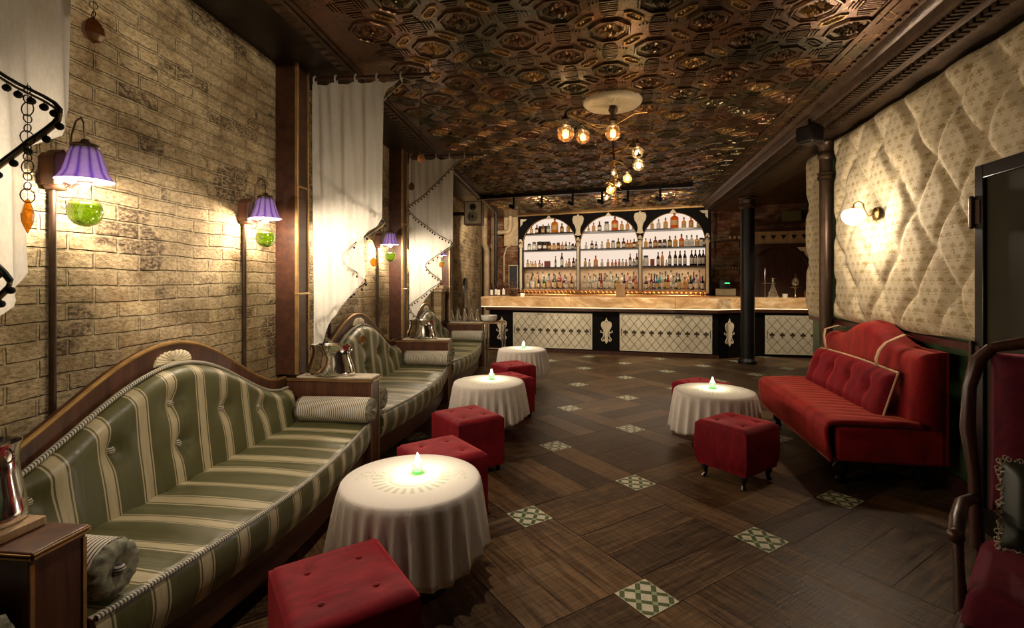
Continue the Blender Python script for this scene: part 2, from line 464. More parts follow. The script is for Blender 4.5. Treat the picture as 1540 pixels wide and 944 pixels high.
# ------------------------------------------------------------------ mesh builder
class MB:
    def __init__(s):
        s.v = []; s.f = []; s.m = []; s.uv = None
    def add(s, verts, faces, mi=0, mat=None):
        o = len(s.v)
        if mat is not None:
            verts = [tuple(mat @ Vector(p)) for p in verts]
        s.v += [tuple(p) for p in verts]
        s.f += [tuple(i + o for i in f) for f in faces]
        s.m += [mi]*len(faces)
        return s
    def box(s, x0, x1, y0, y1, z0, z1, mi=0, mat=None):
        v = [(x, y, z) for x in (x0, x1) for y in (y0, y1) for z in (z0, z1)]
        return s.add(v, [(0, 1, 3, 2), (4, 6, 7, 5), (0, 4, 5, 1), (2, 3, 7, 6), (0, 2, 6, 4), (1, 5, 7, 3)], mi, mat)
    def lathe(s, prof, n=24, c=(0, 0, 0), mi=0, mat=None, sx=1, sy=1, cap=True, ripple=None):
        v = []; f = []
        for (r, z) in prof:
            for k in range(n):
                a = 2*PI*k/n
                rr = r*(1 + (ripple(a, z) if ripple else 0))
                v.append((c[0] + rr*math.cos(a)*sx, c[1] + rr*math.sin(a)*sy, c[2] + z))
        for i in range(len(prof)-1):
            for k in range(n):
                k2 = (k+1) % n
                f.append((i*n+k, i*n+k2, (i+1)*n+k2, (i+1)*n+k))
        if cap:
            if prof[0][0] > 1e-5: f.append(tuple(reversed(range(n))))
            if prof[-1][0] > 1e-5: f.append(tuple((len(prof)-1)*n + k for k in range(n)))
        return s.add(v, f, mi, mat)
    def sphere(s, c, r, mi=0, n=14, m=9, sz=1.0, mat=None):
        prof = [(max(1e-6, r*math.sin(PI*i/m)), -r*sz*math.cos(PI*i/m)) for i in range(m+1)]
        return s.lathe(prof, n, c, mi, mat, cap=False)
    def cyl(s, p, q, r, mi=0, n=12, r2=None, mat=None):
        return s.tube([p, q], [r, r if r2 is None else r2], mi, n, mat)
    def tube(s, pts, r, mi=0, n=8, mat=None, cap=True, flat=1.0):
        pts = [Vector(p) for p in pts]
        rs = r if isinstance(r, (list, tuple)) else [r]*len(pts)
        t0 = (pts[1]-pts[0]).normalized()
        up = Vector((0, 0, 1)) if abs(t0.z) < .9 else Vector((1, 0, 0))
        side = t0.cross(up).normalized()
        v = []; f = []
        for i, p in enumerate(pts):
            if i == 0: t = pts[1]-pts[0]
            elif i == len(pts)-1: t = pts[-1]-pts[-2]
            else: t = pts[i+1]-pts[i-1]
            t.normalize()
            side = (side - t*side.dot(t))
            side = side.normalized() if side.length > 1e-6 else t.orthogonal().normalized()
            b = t.cross(side)
            for k in range(n):
                a = 2*PI*k/n
                v.append(tuple(p + side*math.cos(a)*rs[i] + b*math.sin(a)*rs[i]*flat))
        for i in range(len(pts)-1):
            for k in range(n):
                k2 = (k+1) % n
                f.append((i*n+k, (i+1)*n+k, (i+1)*n+k2, i*n+k2))
        if cap:
            f.append(tuple(range(n))); f.append(tuple(reversed([(len(pts)-1)*n+k for k in range(n)])))
        return s.add(v, f, mi, mat)
    def prism(s, poly, t0, t1, plane='xz', mi=0, mat=None):
        n = len(poly)
        def P(a, b, t):
            return {'xz': (a, t, b), 'yz': (t, a, b), 'xy': (a, b, t)}[plane]
        v = [P(a, b, t0) for a, b in poly] + [P(a, b, t1) for a, b in poly]
        f = [tuple(range(n)), tuple(reversed(range(n, 2*n)))] + [(i, i+n, (i+1) % n + n, (i+1) % n) for i in range(n)]
        return s.add(v, f, mi, mat)
    def grid(s, fn, nu, nv, mi=0, thick=None, mat=None):
        v = [fn(i/nu, j/nv) for j in range(nv+1) for i in range(nu+1)]
        w = nu+1
        f = [(j*w+i, j*w+i+1, (j+1)*w+i+1, (j+1)*w+i) for j in range(nv) for i in range(nu)]
        if thick is not None:
            o = len(v); t = Vector(thick)
            v += [tuple(Vector(p)+t) for p in v]
            f += [tuple(reversed([i+o for i in q])) for q in f[:nu*nv]]
            rim = [i for i in range(nu)]
            for i in range(nu):
                f.append((i+1, i, i+o, i+1+o)); a = nv*w+i; f.append((a, a+1, a+1+o, a+o))
            for j in range(nv):
                a = j*w; f.append((a, a+w, a+w+o, a+o)); a = j*w+nu; f.append((a+w, a, a+o, a+w+o))
        return s.add(v, f, mi, mat)
    def build(s, name, mats, parent=None, bevel=0, smooth=35, loc=None, rotz=0, subsurf=0, seg=2):
        me = bpy.data.meshes.new(name)
        me.from_pydata(s.v, [], s.f)
        if not isinstance(mats, (list, tuple)): mats = [mats]
        for m in mats: me.materials.append(MAT[m] if isinstance(m, str) else m)
        me.polygons.foreach_set('material_index', s.m)
        me.update()
        if smooth:
            me.polygons.foreach_set('use_smooth', [True]*len(me.polygons))
            me.set_sharp_from_angle(angle=R(smooth))
        o = bpy.data.objects.new(name, me)
        C.objects.link(o)
        if parent is not None: o.parent = parent
        if loc is not None: o.location = loc
        if rotz: o.rotation_euler.z = rotz
        if bevel:
            b = o.modifiers.new('bevel', 'BEVEL'); b.width = bevel; b.segments = seg; b.limit_method = 'ANGLE'; b.angle_limit = R(40)
        if subsurf:
            q = o.modifiers.new('sub', 'SUBSURF'); q.levels = subsurf; q.render_levels = subsurf
        return o

def tag(o, label=None, cat=None, group=None, kind=None):
    if label: o['label'] = label
    if cat: o['category'] = cat
    if group: o['group'] = group
    if kind: o['kind'] = kind
    return o
def thing(name, label, cat, loc=(0, 0, 0), rotz=0, group=None):
    o = bpy.data.objects.new(name, None)
    o.empty_display_size = .1
    C.objects.link(o)
    o.location = loc; o.rotation_euler = (0, 0, rotz)
    return tag(o, label, cat, group)
def struct(o):
    o['kind'] = 'structure'
    return o
KIDS = {}
def children(o):
    return [c for c in bpy.data.objects if c.parent == o]
def dup(root, loc=None, rotz=None, label=None, parent=None, kids=None):
    r = root.copy(); C.objects.link(r)
    if loc is not None: r.location = loc
    if rotz is not None: r.rotation_euler = (0, 0, rotz)
    if label: r['label'] = label
    if parent is not None: r.parent = parent
    for c in children(root):
        dup(c, parent=r)
    return r
ORD = ['leftmost', 'second from left', 'third from left', 'fourth from left', 'fifth from left', 'sixth from left', 'seventh from left', 'eighth from left', 'ninth from left', 'tenth from left', 'eleventh from left', 'twelfth from left', 'thirteenth from left', 'fourteenth from left', 'fifteenth from left', 'sixteenth from left', 'seventeenth from left', 'eighteenth from left', 'nineteenth from left', 'twentieth from left', 'twenty-first from left', 'twenty-second from left', 'twenty-third from left', 'twenty-fourth from left', 'twenty-fifth from left', 'twenty-sixth from left', 'twenty-seventh from left', 'twenty-eighth from left']

# ================================================================== FLOOR
def build_floor():
    P0 = Vector((.135, 2.337)); LL = .661*math.sqrt(2)
    u = Vector((1, 1)).normalized(); v = Vector((-1, 1)).normalized()
    h = .1025; g = .0018
    V = []; F = []; MI = []; UV = []; RN = []
    def quad(pts, mi, uvs, rn, z=0.0):
        o = len(V)
        V.extend([(p.x, p.y, z) for p in pts]); F.append((o, o+1, o+2, o+3)); MI.append(mi); UV.extend(uvs); RN.extend([rn]*4)
    x0, x1, y0, y1 = -3.7, 4.8, -1.6, 12.4
    def inside(c):
        return x0-.7 < c.x < x1+.7 and y0-.7 < c.y < y1+.7
    for a in range(-16, 18):
        for b in range(-16, 18):
            O = P0 + u*(a*LL) + v*(b*LL)
            if not inside(O): continue
            if x0+.15 < O.x < x1-.15 and y0+.15 < O.y < y1-.15:
                q = [O - u*h - v*h, O + u*h - v*h, O + u*h + v*h, O - u*h + v*h]
                quad(q, 1, [(0, 0), (1, 0), (1, 1), (0, 1)], 0, .001)
            else:
                q = [O - u*h - v*h, O + u*h - v*h, O + u*h + v*h, O - u*h + v*h]
                quad(q, 0, [(0, 0), (.2, 0), (.2, .2), (0, .2)], .5)
            d, e = (u, v) if (a+b) % 2 == 0 else (v, u)
            nb = 5; W = LL + 2*h; pw = W/nb
            for k in range(nb):
                s0 = -h + k*pw + g; s1 = -h + (k+1)*pw - g
                l0 = h + g; l1 = LL - h - g
                if (a+b) % 2 == 0:
                    q = [O + d*l0 + e*s0, O + d*l1 + e*s0, O + d*l1 + e*s1, O + d*l0 + e*s1]
                else:
                    q = [O + d*l0 + e*s1, O + d*l1 + e*s1, O + d*l1 + e*s0, O + d*l0 + e*s0]
                if not inside(O): continue
                ro = random.random()*40; r2 = random.random()*40
                uv = [(ro+l0, r2+s0), (ro+l1, r2+s0), (ro+l1, r2+s1), (ro+l0, r2+s1)]
                if (a+b) % 2: uv = [(ro+l0, r2+s1), (ro+l1, r2+s1), (ro+l1, r2+s0), (ro+l0, r2+s0)]
                quad(q, 0, uv, random.random(), random.uniform(-.0008, .0004))
    # subfloor seen through the joints
    quad([Vector((-4.4, -2.3)), Vector((5.5, -2.3)), Vector((5.5, 13.1)), Vector((-4.4, 13.1))], 2, [(0, 0)]*4, 0, -.004)
    me = bpy.data.meshes.new('floor')
    me.from_pydata(V, [], F)
    for n in ('floor', 'tile', 'gap'): me.materials.append(MAT[n])
    me.polygons.foreach_set('material_index', MI)
    ul = me.uv_layers.new(name='UVMap')
    for i, t in enumerate(UV): ul.data[i].uv = t
    ca = me.attributes.new('rnd', 'FLOAT', 'POINT')
    ca.data.foreach_set('value', RN)
    o = bpy.data.objects.new('floor', me); C.objects.link(o)
    struct(o); o['label'] = 'dark oak parquet floor with green and cream patterned tiles'
build_floor()

# ================================================================== CEILING
def build_ceiling():
    mb = MB()
    Z = CEIL
    mb.box(-4.2, 5.2, -1.8, 12.9, Z, Z+.05, 0)
    s = .305; ax, ay = -.045, 3.277
    def ring(cx, cy, ro, ri, dz, mi, n=8, rot=PI/8, sx=1, sy=1, ang=0):
        v = []; ca, sa = math.cos(ang), math.sin(ang)
        for r_, z_ in ((ro, Z), (ro-.006, Z-dz), (ri+.006, Z-dz), (ri, Z)):
            for k in range(n):
                a = rot + 2*PI*k/n
                x, y = r_*math.cos(a)*sx, r_*math.sin(a)*sy
                v.append((cx + x*ca - y*sa, cy + x*sa + y*ca, z_))
        f = []
        for i in range(3):
            for k in range(n):
                k2 = (k+1) % n
                f.append((i*n+k, i*n+k2, (i+1)*n+k2, (i+1)*n+k))
        mb.add(v, f, mi)
    def petal(cx, cy, a, r0, r1, w, dz, mi):
        ca, sa = math.cos(a), math.sin(a)
        P = [(r0, 0, 0), ((r0+r1)/2, w, 0), (r1, 0, 0), ((r0+r1)/2, -w, 0), ((r0+r1)/2, 0, -dz)]
        v = [(cx + x*ca - y*sa, cy + x*sa + y*ca, Z + z - .001) for x, y, z in P]
        mb.add(v, [(0, 4, 1), (1, 4, 2), (2, 4, 3), (3, 4, 0)], mi)
    def seghex(cx, cy, L_, W_, ang, mi, w=.012, dz=.010):
        # long hexagon outline
        pts = [(-L_, 0), (-L_*.6, W_), (L_*.6, W_), (L_, 0), (L_*.6, -W_), (-L_*.6, -W_)]
        ca, sa = math.cos(ang), math.sin(ang)
        v = []
        for sc, z_ in ((1, Z), (.93, Z-dz), (.76, Z-dz), (.68, Z)):
            for x, y in pts:
                v.append((cx + (x*ca - y*sa)*sc, cy + (x*sa + y*ca)*sc, z_))
        f = []
        for i in range(3):
            for k in range(6):
                k2 = (k+1) % 6
                f.append((i*6+k2, i*6+k, (i+1)*6+k, (i+1)*6+k2))
        mb.add(v, f, mi)
        for t in (-.42, -.14, .14, .42):
            petal(cx + ca*L_*t, cy + sa*L_*t, ang + (PI/4 if t > 0 else -PI/4), -.016, .016, .010, .008, mi)
    for i in range(-13, 7):
        for j in range(-16, 29):
            cx, cy = ax + i*s, ay + j*s
            # left boundary of the pattern follows the left wall
            lx = cx*math.cos(T) + cy*math.sin(T)
            if lx < -1.50 or cx > 1.55 or cy > 11.2 or cy < -1.2: continue
            near = cy < 6.4
            if (i+j) % 2 == 0:
                ii = (i+j)//2; jj = (i-j)//2
                gold = (i % 2 == 0 and j % 2 == 0 and ((i//2 + j//2) % 2 == 0))
                mi = 1 if gold else 0
                ring(cx, cy, .150, .126, .016, 0)
                ring(cx, cy, .122, .112, .008, 0)
                npet = 8
                for k in range(npet):
                    a = 2*PI*k/npet
                    petal(cx, cy, a, .018, .095 if k % 2 == 0 else .080, .021, .018, mi)
                    if near: petal(cx, cy, a + PI/8, .045, .085, .012, .012, mi)
                    if near and k % 2 == 0:
                        petal(cx + math.cos(a)*.075, cy + math.sin(a)*.075, a + .9, 0, .028, .008, .010, mi)
                        petal(cx + math.cos(a)*.075, cy + math.sin(a)*.075, a - .9, 0, .028, .008, .010, mi)
                ring(cx, cy, .020, .006, .018, mi)
                # long hexagons on two of the diagonals (each shared pair once)
                for (dx, dy, an) in ((s/2, s/2, -PI/4), (s/2, -s/2, PI/4)):
                    g2 = 1 if ((i*3 + j*5 + (0 if dy > 0 else 2)) % 5 in (0, 2, 3)) else 0
                    seghex(cx + dx, cy + dy, .092, .032, an, g2)
            else:
                # ribbed crosses between the octagons
                for k in range(5 if near else 3):
                    st = .024 if near else .04
                    o_ = (k - (2 if near else 1))*st
                    wv = .055
                    mb.box(cx - wv, cx + wv, cy + o_*.9 - .006, cy + o_*.9 + .006, Z-.008, Z, 0)
                for sgn in (-1, 1):
                    for k in range(3):
                        xx = cx + sgn*(.07 + k*.022)
                        mb.box(xx-.005, xx+.005, cy-.05+k*.008, cy+.05-k*.008, Z-.008, Z, 0)
                        yy = cy + sgn*(.075 + k*.022)
                        mb.box(cx-.05+k*.008, cx+.05-k*.008, yy-.005, yy+.005, Z-.008, Z, 0)
    # beaded borders: along the right, and the plain border along the left wall
    mb.box(1.56, 1.60, -1.6, 11.4, Z-.018, Z, 0)
    mb.box(1.62, 1.70, -1.6, 11.4, Z-.008, Z, 0)
    for k in range(150):
        mb.box(1.725, 1.745, -1.5 + k*.085, -1.46 + k*.085, Z-.012, Z, 0)
    o = mb.build('ceiling', ['tin', 'tin_gold'], smooth=0)
    struct(o); o['label'] = 'pressed tin ceiling of octagons, flowers and gold lozenges'
build_ceiling()
def left_ceiling_border():
    mb = MB()
    rm = Matrix.Rotation(T, 4, 'Z')
    mb.box(-2.3, -1.70, -1.6, 9.2, CEIL-.022, CEIL-.002, 0, mat=rm)
    mb.box(-1.70, -1.62, -1.6, 9.2, CEIL-.045, CEIL-.002, 1, mat=rm)
    mb.box(-1.61, -1.59, -1.6, 9.2, CEIL-.02, CEIL-.002, 1, mat=rm)
    for k in range(120):
        mb.box(-1.69, -1.63, -1.55 + k*.09, -1.51 + k*.09, CEIL-.054, CEIL-.04, 1, mat=rm)
    o = mb.build('trim_1', ['tin_plain', 'cornice'], smooth=0)
    struct(o)
left_ceiling_border()
def right_cornice():
    # profile in xz: coved cornice from the ceiling down to the lintel over the padded wall
    prof = [(1.77, CEIL), (1.80, CEIL-.03), (1.83, CEIL-.035), (1.84, CEIL-.06)]
    for k in range(7):
        a = PI*k/6
        prof.append((1.90 - .055*math.cos(a), CEIL-.075 - .045*math.sin(a)))
    prof += [(1.97, CEIL-.07), (1.985, CEIL-.095), (2.02, CEIL-.10), (2.10, CEIL-.135), (2.20, CEIL-.15), (2.30, CEIL-.165), (2.32, CEIL-.16), (2.44, CEIL-.16), (2.44, CEIL)]
    mb = MB()
    mb.prism(prof, -1.6, 11.15, 'xz', 0)
    for k in range(300):                      # rope ribs on the round moulding
        y = -1.5 + k*.042
        mb.box(1.86, 1.94, y, y+.018, CEIL-.126, CEIL-.10, 0)
    for k in range(210):
        y = -1.5 + k*.06
        mb.box(2.03, 2.09, y, y+.035, CEIL-.138, CEIL-.11, 0)
    o = mb.build('trim_2', 'cornice', smooth=40)
    struct(o)
    mb = MB(); mb.box(1.775, 2.44, 11.14, 11.22, CEIL-.6, CEIL, 0)
right_cornice()

# ================================================================== WALLS
def build_left_wall():
    mb = MB()
    mb.box(WX-.2, WX, -1.6, 12.6, 0, CEIL+.02, 0)
    o = mb.build('wall_left', 'brick', smooth=0, rotz=T)
    struct(o); o['label'] = 'limewashed old brick wall'
build_left_wall()
def wall_box(name, mat, x0, x1, y0, y1, z0=0, z1=CEIL+.02, loc=(0, 0, 0), rotz=0):
    o = MB().box(x0, x1, y0, y1, z0, z1).build(name, mat, smooth=0, loc=loc, rotz=rotz)
    return struct(o)
KA = R(-9.68)
wall_box('wall_back', 'red_brick', -1.6, 7.4, .42, .6, loc=(-2.34, 11.98, 0), rotz=KA)
wall_box('wall_front', 'dark_wood', -3.2, 5.0, -1.7, -1.6)
wall_box('wall_alcove', 'red_brick', 4.55, 4.7, 6.9, 11.6)
wall_box('wall_right', 'green_wall', 2.28, 2.42, -1.6, 6.45, 0, CEIL-.155)
wall_box('wall_partition', 'green_wall', 2.42, 4.6, 6.33, 6.45, 0, CEIL)
wall_box('trim_3', 'green_wall2', 2.235, 2.28, -1.6, 6.45, 1.0, 1.05)
wall_box('baseboard_right', 'dark_wood', 2.262, 2.28, -1.6, 6.45, 0, .12)

# pilasters on the left wall
for k, yc in enumerate((3.53, 5.90, 8.36)):
    mb = MB()
    mb.box(WX, -1.985, yc-.085, yc+.085, .76, CEIL-.022, 0)
    mb.box(-1.99, -1.965, yc-.085, yc-.065, .76, CEIL-.022, 1)
    mb.box(-1.99, -1.965, yc+.065, yc+.085, .76, CEIL-.022, 1)
    mb.box(-1.99, -1.975, yc-.064, yc+.064, .76, CEIL-.022, 0)
    for z in (1.35, 2.15):
        mb.box(-1.99, -1.962, yc-.088, yc+.088, z, z+.014, 1)
    struct(mb.build('trim_%d' % (k+4), ['pilaster', 'gilt'], bevel=.003, rotz=T))

# ================================================================== PADDED WALL PANELS
def padded(name, label, y0, y1, z0, z1):
    x = 2.235; nu = max(12, int((y1-y0)/.02)); nv = int((z1-z0)/.02)
    def fn(a, b):
        y = y0 + a*(y1-y0); z = z0 + b*(z1-z0)
        u = (y-4.25)/.235; v = (z-2.005)/.315
        # slight bowing of the seams
        u += .10*math.sin(PI*v); 
        p = (u+v)/2; q = (u-v)/2
        hh = (abs(math.sin(PI*p))*abs(math.sin(PI*q)))
        pil = min(1.0, hh*2.2)**.42
        ed = min(y-y0, y1-y, z-z0, z1-z)
        e = 1 if ed > .09 else math.sqrt(max(0, 1-(1-ed/.09)**2))
        ripple = .006*math.sin(y*9)*math.sin(z*7)
        return (x - (.012 + .052*pil + ripple)*e, y, z + .008*math.sin(y*7))
    mb = MB().grid(fn, nu, nv)
    # the face looks into the room (-x)
    mb.f = [tuple(reversed(f)) for f in mb.f]
    mb.box(x-.008, x+.04, y0+.01, y1-.01, z0+.01, z1-.01, 0)
    o = mb.build(name, 'padded', smooth=80)
    tag(o, label, 'wall padding')
padded('padded_wall_panel', 'large cream patterned padded wall panel with deep diamond tufting and the globe lamp', -1.4, 5.66, 1.065, CEIL-.18)
padded('padded_wall_panel', 'narrow cream padded panel at the wall end, beyond the brown pipe column', 5.93, 6.42, 1.045, CEIL-.19)

# ================================================================== COLUMNS
def column(loc, r, h, mat, label, capmat):
    t = thing('column', label, 'column', loc)
    MB().lathe([(r, .1), (r, h-.2)], 24).build('shaft', mat, t)
    MB().lathe([(r*1.35, 0), (r*1.35, .05), (r*1.1, .08), (r, .1)], 24).build('base', mat, t)
    MB().lathe([(r, h-.2), (r*1.25, h-.17), (r*1.25, h-.13), (r*1.05, h-.11), (r*1.15, h-.04), (r*1.4, h-.02), (r*1.4, h)], 24).build('capital', capmat, t)
    return t
column((2.27, 9.38, 0), .115, 2.928, 'iron', 'thick black iron column in front of the bar', 'bronze')
c2 = column((2.175, 5.80, 0), .062, 2.935, 'bronze', 'slim brown pipe column between the padded wall panels', 'bronze')
MB().lathe([(.062, 2.52), (.08, 2.53), (.08, 2.56), (.066, 2.57), (.08, 2.585), (.08, 2.60), (.062, 2.61)], 24).build('collar', 'bronze', c2)

# ================================================================== BANQUETTES
SOFA_LEN = 2.12   # between the unit boxes
def sofa_top(y, peak, end, half):
    t = min(1, abs(y)/half)
    # camel back: hump in the middle, swooping to flat ends
    k = .5 + .5*math.cos(PI*min(1, t/.92))
    return end + (peak-end)*k**.85
def make_banquette():
    root = thing('banquette_sofa', 'x', 'sofa')
    hl = SOFA_LEN/2
    # wooden camel back panel against the wall
    n = 48
    poly = [(-hl, .05)] + [(-hl + SOFA_LEN*k/n, sofa_top(-hl + SOFA_LEN*k/n, 1.125, .74, hl)) for k in range(n+1)] + [(hl, .05)]
    # x in local frame: 0 = wall
    fr = MB().prism(poly, .035, .085, 'yz').build('back_frame', 'walnut', root, bevel=.004)
    MB().tube([(.078, -hl + SOFA_LEN*k/n, sofa_top(-hl + SOFA_LEN*k/n, 1.125, .74, hl)) for k in range(n+1)], .011, n=8).build('gilt_edge', 'gilt', fr)
    # upholstered back
    tuft = [(-.75, .60), (-.25, .60), (.25, .60), (.75, .60), (-.5, .78), (0, .80), (.5, .78)]
    tuft = [(-.76, .63), (-.43, .71), (-.10, .835), (-.07, .625), (.26, .72), (.61, .635)]
    def topz(y): return sofa_top(y, 1.015, .67, hl*.97)
    def back(a, b):
        y = -hl + .02 + a*(SOFA_LEN-.04)
        zt = topz(y); z = .40 + b*(zt-.40)
        lean = .245 - .06*b
        e = min((1-b)*(zt-.4), min(a, 1-a)*SOFA_LEN)
        e2 = 1 if e > .07 else math.sqrt(max(0, 1-(1-e/.07)**2))
        x = .085 + (lean-.085)*e2
        for (ty, tz) in tuft:
            d2 = (y-ty)**2 + (z-tz)**2
            x -= .034*math.exp(-d2/.0022) + .016*math.exp(-d2/.012)
        return (x, y, z)
    bk = MB().grid(back, 90, 30)
    bk.f = [tuple(f) for f in bk.f]
    bo = bk.build('backrest', 'stripe', root, smooth=80)
    so = bo.modifiers.new('solid', 'SOLIDIFY'); so.thickness = .02; so.offset = -1
    cp = MB().tube([(.115, -hl+.03 + (SOFA_LEN-.06)*k/60, topz(-hl+.03 + (SOFA_LEN-.06)*k/60)+.004) for k in range(61)], .010, n=8)
    cp.build('piping', 'cord', bo)
    for (ty, tz) in tuft:
        x = back((ty+hl-.02)/(SOFA_LEN-.04), (tz-.40)/(topz(ty)-.40))[0]
        MB().lathe([(.001, .016), (.014, .012), (.020, 0)], 16, mat=Matrix.Translation((x+.004, ty, tz)) @ Matrix.Rotation(PI/2, 4, 'Y')).build('button', 'button', bo)
    # seat cushion with bowed front and drop
    def front(y): return .742 + .105*math.cos(PI*y/SOFA_LEN)**1.0
    def seat(a, b):
        y = -hl + .012 + a*(SOFA_LEN-.024)
        xf = front(y)
        # b 0..0.75 across the top, the rest rolls over and down the front
        if b < .72:
            t = b/.72; x = .20 + t*(xf-.035-.20); z = .45 - .018*(t-.45)**2*2 + .006*math.sin(y*22)*math.sin(t*PI) + .004*math.sin(y*47+2)
        elif b < .84:
            t = (b-.72)/.12*PI/2; x = xf-.035 + .035*math.sin(t); z = .442 - .035*(1-math.cos(t))
        else:
            t = (b-.84)/.16; x = xf + .010*math.sin(PI*t) - .03*t*t; z = .407 - t*.165
        return (x, y, z)
    sm = MB().grid(seat, 80, 30)
    sm.f = [tuple(reversed(f)) for f in sm.f]
    for a_ in (0, 1):
        e = [seat(a_, j/30) for j in range(31)] + [(.20, seat(a_, 0)[1], .25)]
        sm.add(e, [tuple(range(32)) if a_ else tuple(reversed(range(32)))])
    so_ = sm.build('seat_cushion', 'stripe', root, smooth=60)
    MB().tube([(front(-hl+.015+(SOFA_LEN-.03)*k/60)-.006, -hl+.015+(SOFA_LEN-.03)*k/60, .438) for k in range(61)], .010, n=8).build('piping', 'cord', so_)
    bs = MB().prism([(.05, -hl+.01), (.66, -hl+.01)] + [(front(-hl+.01+(SOFA_LEN-.02)*k/20)-.045, -hl+.01+(SOFA_LEN-.02)*k/20) for k in range(21)] + [(.66, hl-.01), (.05, hl-.01)], .10, .405, 'xy')
    bs.build('base', 'dark_wood_y', root)
    MB().box(.1, .60, -hl+.05, hl-.05, 0, .10).build('plinth', 'black', root)
    # carved ivory fan on the crest
    fan = MB()
    for k in range(13):
        a = PI*(k+.0)/12; c_, s_ = math.cos(a), math.sin(a)
        fan.tube([(.088, c_*.02, 1.030+s_*.010), (.094, c_*.075, 1.030+s_*.036), (.090, c_*.115, 1.030+s_*.055)], [.004, .010, .012], n=6)
    fan.prism([(-.12, 1.018), (.12, 1.018), (.12, 1.032), (-.12, 1.032)], .085, .095, 'yz')
    fan.build('fan_ornament', 'ivory', root)
    return root
bq = make_banquette()
SY = (2.38, 4.715, 7.11)
LY0 = .14
SLAB = ['striped green camel-back banquette nearest the camera, ivory fan on its crest',
        'middle green striped banquette between the two silver ice buckets',
        'far green striped banquette closest to the bar end of the brick wall',
        'green striped banquette end cut off at the near left corner']
bq['label'] = SLAB[0]; bq['group'] = 'banquettes along the brick wall'
bq.location = LW(WX, SY[0]); bq.rotation_euler.z = T
banq = [bq]
for k in (1, 2):
    banq.append(dup(bq, LW(WX, SY[k]), T, SLAB[k]))
banq.append(dup(bq, LW(WX, .085), T, SLAB[3]))

# bolsters, one against each end
def make_bolster():
    root = thing('bolster_cushion', 'x', 'cushion')
    l, r = .27, .088
    prof = [(.02, -l-.004), (.045, -l-.012), (r*.85, -l-.006), (r, -l+.02), (r*1.02, 0), (r, l-.02), (r*.85, l+.006), (.045, l+.012), (.02, l+.004)]
    mt = Matrix.Rotation(PI/2, 4, 'Y')
    body = MB().lathe([p for p in prof if abs(p[1]) <= l-.01], 32, mat=mt, ripple=lambda a, z: .02*math.sin(3*a+z*20), cap=False)
    body.build('cover', 'ticking', root, smooth=80)
    for s_ in (-1, 1):
        e = MB()
        pr = [(r, s_*(l-.02)), (r*.86, s_*(l+.004)), (.05, s_*(l+.010)), (.022, s_*l), (.001, s_*(l-.002))]
        e.lathe(pr, 48, mat=mt, ripple=lambda a, z: .045*math.sin(15*a)*(1 if abs(z) > l-.03 else 0), cap=False)
        eo = e.build('gathered_end', 'ticking_end', root, smooth=80)
        MB().sphere((s_*(l+.006), 0, 0), .018, sz=1, n=12, m=8).build('button', 'button', eo)
    return root
bl = make_bolster()
bl['group'] = 'ticking bolsters at the banquette ends'
BL = [((-1.62, 3.345, .54), 'fat ticking-striped bolster at the far end of the nearest banquette'),
      ((-1.68, 1.415, .54), 'ticking-striped bolster beside the near left wooden box with the tall ice vase'),
      ((-1.68, 3.715, .54), 'ticking bolster end peeping from behind the box of the first ice bucket'),
      ((-1.62, 5.69, .54), 'grey-brown bolster at the far end of the middle banquette'),
      ((-1.68, 6.11, .54), 'ticking bolster at the near end of the far banquette, behind the box'),
      ((-1.62, 8.09, .54), 'pale bolster at the far end of the far banquette below the carafes'),
      ((-1.68, 1.045, .54), 'dark striped bolster end cut off at the lower left corner of the picture')]
bl.location = LW(*BL[0][0]); bl.rotation_euler.z = T; bl['label'] = BL[0][1]
for p, lb in BL[1:]:
    dup(bl, LW(*p), T, lb)

# wooden boxes between the banquettes
def make_box(marble=True):
    root = thing('end_box', 'x', 'side cabinet')
    MB().box(.002, .735, -.077, .077, 0, .712).build('body', 'walnut', root, bevel=.003)
    MB().box(.002, .748, -.081, .081, .712, .735).build('top_slab', 'walnut', root, bevel=.006)
    e = MB(); e.box(.7485, .752, -.078, .078, .716, .722); e.box(.7485, .752, -.078, .078, .727, .731)
    e.box(.01, .745, -.085, -.0815, .716, .722); e.box(.01, .745, -.085, -.0815, .727, .731)
    e.box(.735, .739, -.077, -.066, .02, .70); e.box(.735, .739, .066, .077, .02, .70)
    e.build('gilt_edge', 'gilt', root)
    if marble: MB().box(.16, .742, -.077, .077, .735, .75).build('marble_slab', 'marble', root, bevel=.003)
    return root
UB = (1.23, 3.53, 5.90, 8.36)
ub = make_box(); ub['group'] = 'wooden boxes between banquettes'
ub0 = make_box(False); ub0['group'] = 'wooden boxes between banquettes'
ULAB = ['dark wooden end box in the near left corner under the tall silver vase',
        'dark wooden end box with a pale top under the first wide ice bucket',
        'dark wooden end box under the second wide ice bucket',
        'dark wooden end box holding the glass carafes at the far end']
for k, y in enumerate(UB):
    o = (ub0, ub)[k] if k < 2 else dup(ub)
    o.location = LW(WX, y); o.rotation_euler.z = T; o['label'] = ULAB[k]

